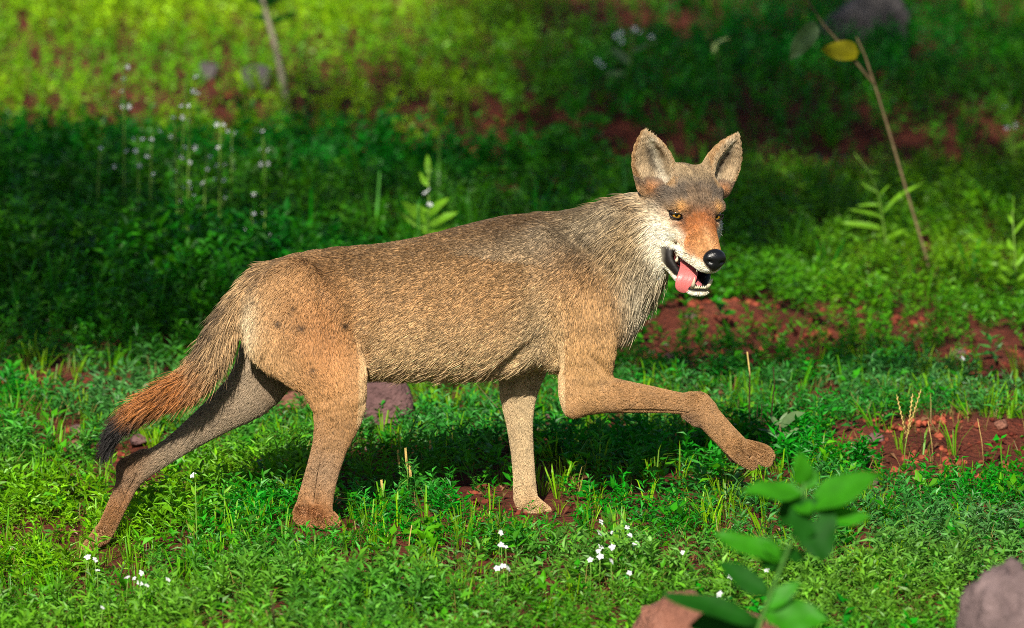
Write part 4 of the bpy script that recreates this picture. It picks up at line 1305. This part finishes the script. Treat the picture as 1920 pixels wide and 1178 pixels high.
def toward_cam(p):
    d = CAM - A(p); return d / np.linalg.norm(d)

def petal_flower(p, size, root, O, name='flower'):
    """four or five white petals round a throat, facing out and up"""
    d = toward_cam(p) * .5 + A([pr.uniform(-.8, .8), pr.uniform(-.4, .4), pr.uniform(.1, .9)]); d /= np.linalg.norm(d)
    a = np.cross(d, [0, 0, 1.0]); a /= np.linalg.norm(a); b = np.cross(d, a)
    V = []; F = []
    k = 5
    for i in range(k):
        th = 2 * math.pi * i / k + pr.uniform(-.2, .2); r_ = size * pr.uniform(.8, 1.15)
        u = a * math.cos(th) + b * math.sin(th); w = -a * math.sin(th) + b * math.cos(th)
        o = len(V)
        V += [p + d * 0, p + u * r_ * .6 + w * r_ * .38 + d * r_ * .2, p + u * r_ * .6 - w * r_ * .38 + d * r_ * .2, p + u * r_ + d * r_ * .1]
        F += [[o, o + 2, o + 1], [o + 1, o + 2, o + 3]]
    V += [p - d * size * 1.0 - A([0, 0, size * .2])]
    return link(name, mesh_np(name, A(V) - O, A(F).astype(int), M_petal), root)

# ---- white flowering herbs in the shade on the left
FL = [(262, 135), (245, 200), (230, 270), (235, 355), (270, 355), (640, 190), (650, 280), (625, 270), (560, 350), (600, 350), (515, 415), (565, 415), (600, 430), (440, 490), (500, 520), (295, 535), (345, 535), (395, 535),
      (255, 600), (310, 600), (115, 585), (190, 685), (370, 630), (325, 680), (400, 730), (755, 455), (795, 455), (815, 490), (858, 500), (580, 580), (635, 580), (560, 635), (605, 660), (720, 630), (765, 580), (838, 590),
      (530, 710), (600, 770), (565, 800), (605, 800), (590, 845), (630, 850), (560, 880), (700, 700), (680, 775), (755, 680), (800, 675), (745, 755), (795, 760), (800, 855), (1008, 490), (995, 590), (1038, 595), (1000, 670), (1040, 670),
      (960, 835), (995, 905), (960, 945), (1000, 950), (915, 1030), (950, 1050), (1020, 1050), (1050, 1065)]
FL = [(150 + a / 2.944, 80 + b / 2.944) for a, b in FL]
stems = [(232, 470, 'tall pale-stemmed white flowering herb, the tallest, set apart from the others'), (196, 480, None), (258, 480, None), (285, 492, None), (326, 500, None), (345, 480, None), (358, 512, None), (382, 500, None), (412, 492, None), (434, 480, None), (494, 470, 'white flowering herb beside the grey-stemmed sapling'), (472, 540, None), (500, 545, None)]
asg = {i: [] for i in range(len(stems))}
for (u, v) in FL:
    i = min(range(len(stems)), key=lambda i: abs(stems[i][0] - u) * 1.0 + (0 if v < stems[i][1] - 30 else 200) + (60 if (v > 400) != (stems[i][1] > 520) else 0) + (70 if v < 190 and i not in (0, 5) else 0))
    asg[i].append((u, v))
for i, (su, sv, lab) in enumerate(stems):
    if not asg[i]: continue
    base = gnd(su + pr.uniform(-6, 6), sv); y0 = base[1]
    top_v = min(v for u, v in asg[i]) - 8
    nw = ['no', 'one', 'two', 'three', 'four', 'five', 'six', 'seven', 'eight', 'nine', 'ten', 'eleven', 'twelve', 'thirteen', 'fourteen'][min(len(asg[i]), 14)]
    root = empty('flowering_herb', base, lab or 'slender herb bearing %s small white flower%s in the shaded weeds' % (nw, '' if nw == 'one' else 's'), 'herb', 'white flowering herbs in the shade')
    topu = np.mean([u for u, v in asg[i]])
    path = bend(base - A([0, 0, .02]), at(topu, top_v, y0), [pr.uniform(-.01, .01), 0, 0], 6)
    stem_obj('stem', path, .0032, .0014, M_stem, root, base)
    for k in range(9):
        t = pr.uniform(.1, .85); q = path[0] + (path[-1] - path[0]) * t
        an = pr.uniform(0, 6.28); d = A([math.cos(an), math.sin(an) * .7, pr.uniform(.1, .6)]); l = pr.uniform(.03, .055) * (1.2 - .6 * t)
        link('leaf', leaf_mesh(q, q + d * l, l * .28, [0, 0, 1], M_broad if k % 3 else M_dullleaf, base, .25, nseg=4), root)
    for (u, v) in asg[i]:
        p = at(u, v, y0 + pr.uniform(-.02, .02))
        zq = np.clip((p[2] - .012 - base[2]) / max(path[-1][2] - base[2], .01), .05, 1)
        q = path[0] + (path[-1] - path[0]) * zq
        fl_ = petal_flower(p, pr.uniform(.006, .0082), root, base)
        v_, f_ = tube([q, p], [.0012, .0010], 4)
        link('flower_stalk', mesh_np('flower_stalk', v_ - base, f_, M_stem), root)

# ---- sapling with a grey stem, dark leaves at its top
b0 = gnd(545, 275); y0 = b0[1]
r0 = empty('sapling', b0, 'thin grey-stemmed sapling with dark leaves near its top', 'sapling')
stem_obj('stem', [b0 - A([0, 0, .03]), at(541, 220, y0), at(528, 140, y0), at(514, 78, y0), at(503, 40, y0), at(492, 0, y0), at(484, -50, y0), at(480, -110, y0)], .0115, .005, M_greytwig, r0, b0, 7)
for (a, b, w) in [((512, 45), (470, 22), .035), ((512, 45), (560, 18), .03), ((508, 38), (556, 30), .03), ((500, 10), (460, -4), .04), ((496, 0), (545, -8), .05), ((500, 12), (520, -14), .05), ((487, -40), (440, -60), .05), ((487, -50), (540, -80), .05), ((481, -100), (500, -150), .05), ((481, -105), (440, -140), .05)]:
    link('leaf', leaf_mesh(at(*a, y0), at(*b, y0 + pr.uniform(-.03, .03)), w, [0, -.3, 1], M_broad_dark, b0, .1), r0)

# ---- leaning bare twig on the right, two leaves hanging from it
b0 = gnd(1752, 535); y0 = b0[1]
r0 = empty('leaning_twig', b0, 'long bare brown twig leaning left, one green and one yellow leaf at its end', 'twig')
stem_obj('stem', [b0 - A([0, 0, .03]), at(1738, 485, y0), at(1712, 400, y0), at(1690, 325, y0), at(1668, 250, y0), at(1645, 175, y0), at(1622, 105, y0), at(1606, 70, y0)], .0044, .0024, M_twig, r0, b0, 6)
stem_obj('side_twig', [at(1640, 160, y0), at(1606, 118, y0), at(1572, 78, y0), at(1545, 48, y0), at(1520, 10, y0), at(1505, -30, y0)], .0036, .0018, M_twig, r0, b0, 5)
link('leaf', leaf_mesh(at(1530, 40, y0), at(1482, 112, y0 - .02), .055, [.5, -1, .2], M_dullleaf, b0, .05), r0)
link('leaf', leaf_mesh(at(1612, 98, y0), at(1540, 94, y0 - .03), .055, [.1, -1, .5], M_yellowleaf, b0, .05), r0)

# ---- pale folded leaf on a hair-thin stalk
b0 = gnd(1352, 345); y0 = b0[1]
r0 = empty('pale_seedling', b0, 'pale yellow-green folded leaf high on a hair-thin stalk', 'seedling')
stem_obj('stem', bend(b0 - A([0, 0, .02]), at(1342, 82, y0), [.012, 0, 0], 6), .0014, .0009, M_twig, r0, b0, 4)
link('leaf', leaf_mesh(at(1342, 82, y0), at(1366, 70, y0 - .02), .020, [0, -.5, 1], M_palegreen, b0, .1), r0)
link('leaf', leaf_mesh(at(1342, 80, y0), at(1337, 99, y0 - .02), .018, [.3, -1, .2], M_palegreen, b0, .1), r0)

# ---- taller weeds: (base px, stem top px, leaves, material, label)
def weed_plant(bu, bv, path, leaves, mat, label, r=.0026, flowers=(), cat='weed', group=None, stem=None, wscale=.3):
    b0 = gnd(bu, bv); y0 = b0[1]
    r0 = empty('weed', b0, label, cat, group)
    pts = [b0 - A([0, 0, .015])] + [at(u, v, y0) for u, v in path]
    stem_obj('stem', pts, r, r * .5, stem or M_stem, r0, b0)
    for (a, b) in leaves:
        p, q = at(*a, y0), at(b[0] + pr.uniform(-9, 9), b[1] + pr.uniform(-9, 9), y0 + pr.uniform(-.05, .05))
        l = np.linalg.norm(q - p)
        link('leaf', leaf_mesh(p, q, l * wscale, [pr.uniform(-.9, .9), pr.uniform(-1, -.2), pr.uniform(.2, 1)], mat, b0, pr.uniform(-.1, .35), nseg=5), r0)
    for (u, v) in flowers:
        petal_flower(at(u, v, y0 - .01), .009, r0, b0)
    return r0

weed_plant(800, 520, [(802, 440), (804, 380), (803, 310)], [((802, 420), (752, 374)), ((802, 440), (768, 402)), ((803, 405), (838, 372)), ((803, 425), (862, 388)), ((803, 350), (788, 322)), ((803, 340), (816, 312)), ((802, 440), (850, 415)), ((802, 430), (745, 398)), ((804, 330), (800, 296)), ((803, 400), (775, 372))],
           M_brightleaf, 'sunlit yellow-green weed with two white flowers behind the wolf\'s back', flowers=[(803, 358), (806, 384), (798, 362)], wscale=.28)
weed_plant(1664, 500, [(1658, 430), (1648, 370), (1632, 325), (1602, 288)], [((1656, 400), (1702, 338)), ((1656, 410), (1584, 388)), ((1658, 430), (1590, 412)), ((1652, 385), (1612, 378)), ((1654, 400), (1690, 372)), ((1660, 450), (1700, 420)), ((1645, 362), (1610, 345)), ((1630, 322), (1652, 318)), ((1658, 440), (1618, 446)), ((1648, 370), (1668, 338))],
           M_brightleaf, 'tall feathery light green weed with drooping tip beside the leaning twig', wscale=.16)
weed_plant(1903, 575, [(1905, 520), (1902, 460), (1898, 395)], [((1904, 540), (1870, 520)), ((1904, 520), (1876, 488)), ((1903, 500), (1928, 470)), ((1902, 470), (1880, 440)), ((1900, 440), (1920, 412)), ((1899, 420), (1886, 396)), ((1898, 400), (1902, 372)), ((1904, 530), (1935, 512))],
           M_brightleaf, 'upright narrow-leaved weed standing past the leaning twig', wscale=.2)
weed_plant(1902, 335, [(1900, 280), (1896, 220), (1892, 170)], [((1898, 240), (1872, 170)), ((1896, 220), (1915, 190)), ((1900, 290), (1876, 262)), ((1900, 280), (1925, 262)), ((1895, 205), (1868, 205))],
           M_brightleaf, 'pale-stemmed weed with white blossoms behind the bare twig', flowers=[(1872, 182), (1888, 240), (1905, 236), (1882, 200)], r=.005, wscale=.4)
weed_plant(1075, 300, [(1078, 250), (1084, 205)], [((1078, 250), (1005, 262)), ((1078, 240), (1010, 225)), ((1080, 232), (1040, 190)), ((1082, 220), (1072, 170)), ((1084, 210), (1112, 180)), ((1082, 225), (1150, 215)), ((1080, 245), (1140, 250)), ((1078, 262), (1025, 290)), ((1078, 262), (1120, 275)), ((1084, 205), (1100, 165)), ((1078, 270), (1060, 300))],
           M_broad, 'broad-leaved green plant rising in front of the red bank', r=.004, wscale=.38)
weed_plant(1180, 180, [(1182, 120), (1186, 60)], [((1182, 120), (1150, 90)), ((1184, 100), (1215, 80)), ((1182, 140), (1140, 130)), ((1183, 130), (1225, 115))],
           M_dullleaf, 'grey-green weed with pale blossoms on the far slope', flowers=[(1190, 55), (1200, 60), (1155, 68), (1165, 78), (1222, 70), (1120, 115), (1130, 125), (1165, 62)], r=.003, wscale=.3)
weed_plant(88, 756, [(88, 730), (90, 705), (90, 692)], [((88, 735), (72, 722)), ((88, 728), (104, 716)), ((89, 718), (74, 706)), ((89, 712), (100, 700)), ((90, 702), (80, 692)), ((90, 698), (94, 688)), ((88, 745), (66, 738))],
           M_brightleaf, 'small upright yellow-green weed at the lit edge of the herb mat', r=.0016, wscale=.22)
weed_plant(370, 1035, [(368, 980), (367, 930), (366, 895)], [((368, 1000), (345, 985)), ((368, 990), (395, 968)), ((367, 960), (342, 944)), ((367, 950), (392, 928)), ((367, 930), (350, 912)), ((366, 920), (384, 902)), ((366, 905), (358, 892)), ((368, 1010), (400, 1000))],
           M_brightleaf, 'upright narrow-leaved weed with one white flower between the hind paws', flowers=[(362, 892)], r=.0018, wscale=.16)
weed_plant(422, 1000, [(421, 960), (420, 915)], [((421, 965), (404, 950)), ((421, 955), (438, 938)), ((420, 935), (408, 920)), ((420, 925), (432, 912))],
           M_brightleaf, 'thin pale green weed beside the near hind leg', r=.0015, wscale=.2)
weed_plant(1162, 1050, [(1160, 1010), (1158, 975)], [((1160, 1040), (1140, 960)), ((1160, 1040), (1150, 950)), ((1161, 1040), (1168, 955)), ((1161, 1040), (1186, 968)), ((1161, 1042), (1196, 985)), ((1160, 1042), (1128, 985)), ((1160, 1035), (1176, 960))],
           M_brightleaf, 'tuft of broad yellow-green grass among white wildflowers', r=.0012, wscale=.09, cat='grass')
weed_plant(760, 915, [(752, 850), (748, 800)], [((758, 900), (748, 772)), ((759, 905), (790, 842)), ((757, 890), (735, 835)), ((758, 900), (812, 850))],
           M_broad, 'dark grass tuft standing in the wolf\'s shadow', r=.0012, wscale=.06, cat='grass')
weed_plant(1470, 862, [(1468, 838), (1464, 815), (1462, 795)], [((1466, 825), (1430, 790)), ((1464, 810), (1440, 768)), ((1463, 800), (1500, 772)), ((1465, 818), (1490, 800)), ((1467, 835), (1448, 822)), ((1463, 800), (1478, 776))],
           M_dullleaf, 'small dark seedling with pale bent twig beside the raised paw', r=.0032, wscale=.42, stem=M_twig)
weed_plant(1406, 790, [(1404, 762), (1402, 740)], [((1404, 770), (1392, 760)), ((1404, 765), (1415, 750)), ((1402, 745), (1396, 732)), ((1402, 745), (1408, 728)), ((1402, 740), (1402, 724))],
           M_brightleaf, 'slim bright weed rising behind the raised foreleg', r=.0014, wscale=.3)

# ---- dry grass stalks
def stalk(bu, bv, path, label, group=None, r=.0011, mat=None, head=None, y_off=0):
    b0 = gnd(bu, bv); y0 = b0[1] + y_off
    r0 = empty('dry_stalk', b0, label, 'stalk', group)
    stem_obj('stem', [b0 - A([0, 0, .01])] + [at(u, v, y0) for u, v in path], r, r * .7, mat or M_dry, r0, b0, 4)
    for hd in (head or []):
        p, q = at(*hd[0], y0), at(*hd[1], y0)
        m = 9; V = []; F = []
        v, f = tube([p, q], [.0012, .0007], 4)
        o_ = link('seed_spike', mesh_np('seed_spike', v - b0, f, M_dry), r0)
        VV, FF, n = [], [], 0
        for k in range(m):
            for sgn in (-1, 1):
                c = p + (q - p) * (k + .3 * (sgn > 0)) / m
                e, ff = ellipsoid(c + A([sgn * .0016, 0, .001]), np.eye(3), (.0013, .0013, .0028), 5, 3)
                VV.append(e); FF.append(ff + n); n += len(e)
        sd_ = link('seed', mesh_np('seed', np.concatenate(VV) - b0, np.concatenate(FF), M_dry), o_)
        sd_['kind'] = 'stuff'
    return r0
DG = 'dry stalks behind the raised paw'
stalk(1404, 838, [(1405, 760), (1406, 700), (1401, 660)], 'tall straight dry stalk behind the raised paw', DG, .0024)
stalk(1446, 835, [(1447, 770), (1452, 720), (1450, 688)], 'tall dry stalk with a slight kink beside the straight one', DG, .0022)
for (u, v, u2, v2) in [(1416, 838, 1420, 760), (1424, 838, 1428, 758), (1432, 836, 1440, 772), (1411, 838, 1414, 778), (1420, 840, 1434, 780)]:
    stalk(u, v, [((u + u2) / 2 + 1, (v + v2) / 2), (u2, v2)], 'short broken dry stalk in the clump behind the paw', 'broken dry stalks', .0016)
stalk(1694, 880, [(1697, 840), (1702, 812)], 'green grass stalk topped by three thin seed spikes', None, .0013, M_stem, head=[((1700, 822), (1681, 740)), ((1702, 816), (1711, 738)), ((1702, 812), (1727, 730))])
for (u, v, u2, v2) in [(1750, 868, 1740, 790), (1845, 872, 1833, 785), (1592, 860, 1597, 828)]:
    stalk(u, v, [((u + u2) / 2 + 2, (v + v2) / 2), (u2, v2)], 'lone thin dry stalk at the edge of bare red soil', 'lone dry stalks by the red soil', .0010)
for (u, v, u2, v2) in [(705, 960, 715, 912), (748, 930, 746, 856), (762, 940, 760, 852), (725, 940, 768, 880), (778, 930, 762, 872), (812, 905, 806, 838)]:
    stalk(u, v, [((u + u2) / 2 + 4, (v + v2) / 2), (u2 + 2, v2 + 14)], 'thin grass stalk with one seed spike in the wolf\'s shadow', 'seed stalks below the belly', .0010, M_stem, head=[((u2 + 2, v2 + 14), (u2, v2 - 12))])
stalk(764, 1050, [(768, 1010), (772, 985)], 'single pale stalk standing in the herbs before the far forepaw', None, .0016)
stalk(515, 1185, [(512, 1140), (508, 1108)], 'reddish dead flower stalk standing in the low herbs before the near hind paw', None, .0030, M_twig, y_off=-.9)
for (u, v, u2, v2) in [(893, 720, 960, 822), (1060, 860, 1096, 790)]:
    stalk(u2, v2 + 30, [(u2, v2), ((u + u2) / 2 + 8, (v + v2) / 2 - 4), (u, v)], 'thin arching stalk beside the far foreleg', 'arching stalks by the far foreleg', .0010, M_twig)

# ---- tiny white wildflowers in the foreground mat
for (u, v) in [(940, 1022), (948, 1026), (943, 1062), (932, 1066), (952, 1066), (1127, 980), (1124, 1001), (1146, 1000), (1176, 990), (1181, 1004), (1191, 1020), (1126, 1026), (1123, 1034), (1148, 1026), (1107, 1050), (1126, 1044), (1146, 1053), (165, 1045), (178, 1050), (183, 1070), (240, 1083), (252, 1085), (265, 1075), (262, 1094), (275, 1098), (315, 1087), (192, 1140), (1280, 1037), (1438, 1070), (1370, 1083), (1350, 1115), (1292, 1158), (1180, 1075), (938, 1000), (1805, 672)]:
    yb = gnd(u, min(v + 72, 1260)); y0 = yb[1]
    tp_ = at(u, v, y0)
    far_ = v < 700
    r0 = empty('white_wildflower', yb, 'tiny white wildflower on the red soil mound' if far_ else 'tiny white wildflower in the low herbs ' + ('below the stretched far hind paw' if u < 330 else 'below the far forepaw' if u < 1000 else 'around the broad yellow-green grass tuft' if u < 1195 else 'beside the broad-leaved seedling'), 'flower', None if far_ else 'white wildflowers in the low herbs')
    stem_obj('stem', [yb, (yb + tp_) / 2 + A([pr.uniform(-.004, .004), 0, 0]), tp_], .0009, .0007, M_stem, r0, yb, 4)
    petal_flower(tp_, pr.uniform(.0068, .0092), r0, yb, 'blossom')

# ---- stones
def rock_mat(name, c1, c2, c3):
    m, nt, b, out = new_mat(name)
    tc, nz, rp = noise_ramp(nt, 14, [(.25, c1), (.5, c2), (.78, c3)], 9, .7)
    vo = N(nt, 'ShaderNodeTexNoise'); vo.inputs['Scale'].default_value = 90; vo.inputs['Detail'].default_value = 6
    nt.links.new(tc.outputs['Object'], vo.inputs['Vector'])
    nt.links.new(rp.outputs[0], b.inputs['Base Color'])
    b.inputs['Roughness'].default_value = .85; b.inputs['Specular IOR Level'].default_value = .25
    bump(nt, vo.outputs['Fac'], b, 1.0, .015)
    return m
M_rock = rock_mat('purple_brown_stone', (.07, .038, .038), (.15, .08, .078), (.27, .16, .15))
M_rock2 = rock_mat('red_stone', (.12, .05, .035), (.24, .10, .065), (.36, .17, .12))
M_rock3 = rock_mat('dark_grey_stone', (.05, .045, .045), (.10, .09, .09), (.18, .16, .155))
M_rock4 = rock_mat('purple_grey_stone', (.07, .05, .05), (.15, .105, .105), (.28, .2, .2))
def stone(pos, size, mat, label, group=None, seed=1, cuts=7, name='rock', rot=0):
    r = random.Random(seed)
    nn_ = (44, 30) if name == 'rock' else (16, 10)
    v, f = ellipsoid(np.zeros(3), np.eye(3), (1, 1, 1), *nn_)
    for k in range(cuts):       # flat broken faces
        d = A([r.gauss(0, 1), r.gauss(0, 1), r.gauss(0, .8)]); d /= np.linalg.norm(d); off = r.uniform(.62, .88)
        ex = np.maximum(v @ d - off, 0)
        v = v - d * ex[:, None] * .92
    v = v * (1 + .22 * (vnoise(v, 2.6, seed) - .5) + .14 * (vnoise(v, 7, seed + 1) - .5) + .09 * (vnoise(v, 17, seed + 2) - .5))[:, None]
    v = v * A(size)
    c, s_ = math.cos(rot), math.sin(rot)
    v = v @ A([[c, -s_, 0], [s_, c, 0], [0, 0, 1]]).T
    v[:, 2] += size[2] * .72
    o = link(name, mesh_np(name, v, f, mat), None, pos)
    o.data.polygons.foreach_set('use_smooth', np.full(len(f), True))
    return tag(o, label, 'rock' if name == 'rock' else 'stone', group)
g = gnd(716, 806); stone(g, (.078, .07, .078), M_rock, 'purple-brown rock behind the near hind leg', seed=3)
g = gnd(560, 776); stone(g, (.05, .04, .03), M_rock2, 'low reddish rock between the hind legs', seed=4)
g = at(1318, 1235, -2.3); g[2] = Hs(g[0], g[1]); stone(g, (.165, .13, .148), M_rock2, 'tan-red rock at the foot of the broad-leaved seedling', seed=8, rot=.4)
g = at(1898, 1240, -3.2); g[2] = Hs(g[0], g[1]); stone(g, (.125, .11, .262), M_rock4, 'tall purple-grey boulder beside the broad-leaved seedling', seed=6)
g = gnd(1622, 92); stone(g, (.13, .11, .11), M_rock3, 'large dim grey boulder on the far slope', seed=9)
g = gnd(482, 166); stone(g, (.055, .05, .038), M_rock3, 'dark rock beside the sapling stem', seed=10)
g = gnd(388, 150); stone(g, (.04, .04, .03), M_rock3, 'small dark rock on the sunlit slope', seed=11)
for i in range(46):
    sx = pr.choice([q for q in range(len(SOILS)) if q not in (9, 10, 23, 24, 25, 26, 27)])
    x0, y0_, rx, ry, s_ = SOILS[sx]
    x = x0 + pr.uniform(-.8, .8) * rx; y = y0_ + pr.uniform(-.7, .7) * ry
    z = pr.uniform(.006, .018)
    stone((x, y, Hs(x, y)), (z * pr.uniform(1, 1.6), z * pr.uniform(.9, 1.3), z * .8), pr.choice([M_rock2, M_rock]), 'small reddish stone lying on bare red soil ' + ('beside the raised paw' if x > .2 and y < 1.6 else 'in front of the shaded bank' if y > 4.5 else 'on the mound behind the wolf' if y > 1.6 else 'by the wolf\'s standing feet'), 'small stones on the red soil', seed=20 + i, cuts=5, name='stone', rot=pr.uniform(0, 3))

M_seedstem = plain_mat('seedling_stem', tuple(lin(62, 112, 34)), .6, 60, .25)
# ---- broad-leaved seedling close to the camera
Y = -4.0
b0 = at(1385, 1300, Y); b0[2] = Hs(b0[0], Y)
r0 = empty('broad_leaf_seedling', b0, 'seedling with broad pointed green leaves rising above the tan-red rock', 'seedling')
stem_obj('stem', [b0 - A([0, 0, .03]), at(1395, 1290, Y), at(1418, 1190, Y), at(1442, 1120, Y), at(1466, 1060, Y), at(1490, 1000, Y), at(1505, 940, Y), at(1508, 905, Y)], .0052, .0028, M_seedstem, r0, b0, 7)
LV_ = [((1505, 925), (1392, 918), .064, (.1, -.55, .9), M_broad, -.04, None), ((1507, 912), (1500, 848), .045, (.2, -.9, .4), M_broad, -.02, None), ((1520, 948), (1648, 888), .082, (-.2, -.75, .8), M_broad, -.05, None),
       ((1540, 972), (1632, 968), .052, (0, -.7, .8), M_broad, -.02, None), ((1506, 930), (1548, 1052), .100, (.25, -1, .05), M_broad_dark, -.06, ((3,), (3,))), ((1500, 930), (1465, 985), .06, (-.2, -.9, .5), M_broad_dark, .02, None),
       ((1470, 1050), (1338, 996), .062, (.1, -.6, .8), M_broad, .03, None), ((1468, 1052), (1405, 1012), .055, (.5, -1, -.2), M_broad_dark, .05, None), ((1440, 1118), (1348, 1050), .050, (.5, -.9, .1), M_broad_dark, .05, None),
       ((1425, 1170), (1240, 1106), .060, (.1, -.6, .8), M_broad_dark, .02, None), ((1420, 1180), (1290, 1172), .085, (.2, -1, .2), M_broad_dark, .08, None), ((1430, 1150), (1552, 1160), .080, (-.2, -.8, .6), M_broad, .0, None),
       ((1418, 1190), (1390, 1150), .05, (0, -1, .3), M_broad_dark, .05, None), ((1435, 1140), (1500, 1090), .04, (0, -.8, .5), M_broad, 0, None), ((1412, 1210), (1480, 1230), .06, (0, -.8, .5), M_broad, 0, None), ((1405, 1240), (1330, 1250), .06, (0, -.8, .5), M_broad_dark, 0, None)]
for k in range(9):     # smaller leaves crowding the shoots
    t = pr.uniform(.45, 1.0); q0 = (1418 + 92 * t, 1190 - 285 * t); an = pr.uniform(0, 6.28); l = pr.uniform(28, 60)
    LV_.append((q0, (q0[0] + l * math.cos(an), q0[1] + l * .7 * math.sin(an)), pr.uniform(.025, .045), (pr.uniform(-.4, .4), -.8, pr.uniform(.1, .9)), M_broad if k % 2 else M_broad_dark, pr.uniform(-.05, .05), None))
for (a, b, w, n, m, dy, hole) in LV_:
    link('leaf', leaf_mesh(at(*a, Y), at(*b, Y + dy), w * .9, n, m, b0, .06, .10, 10, hole), r0)
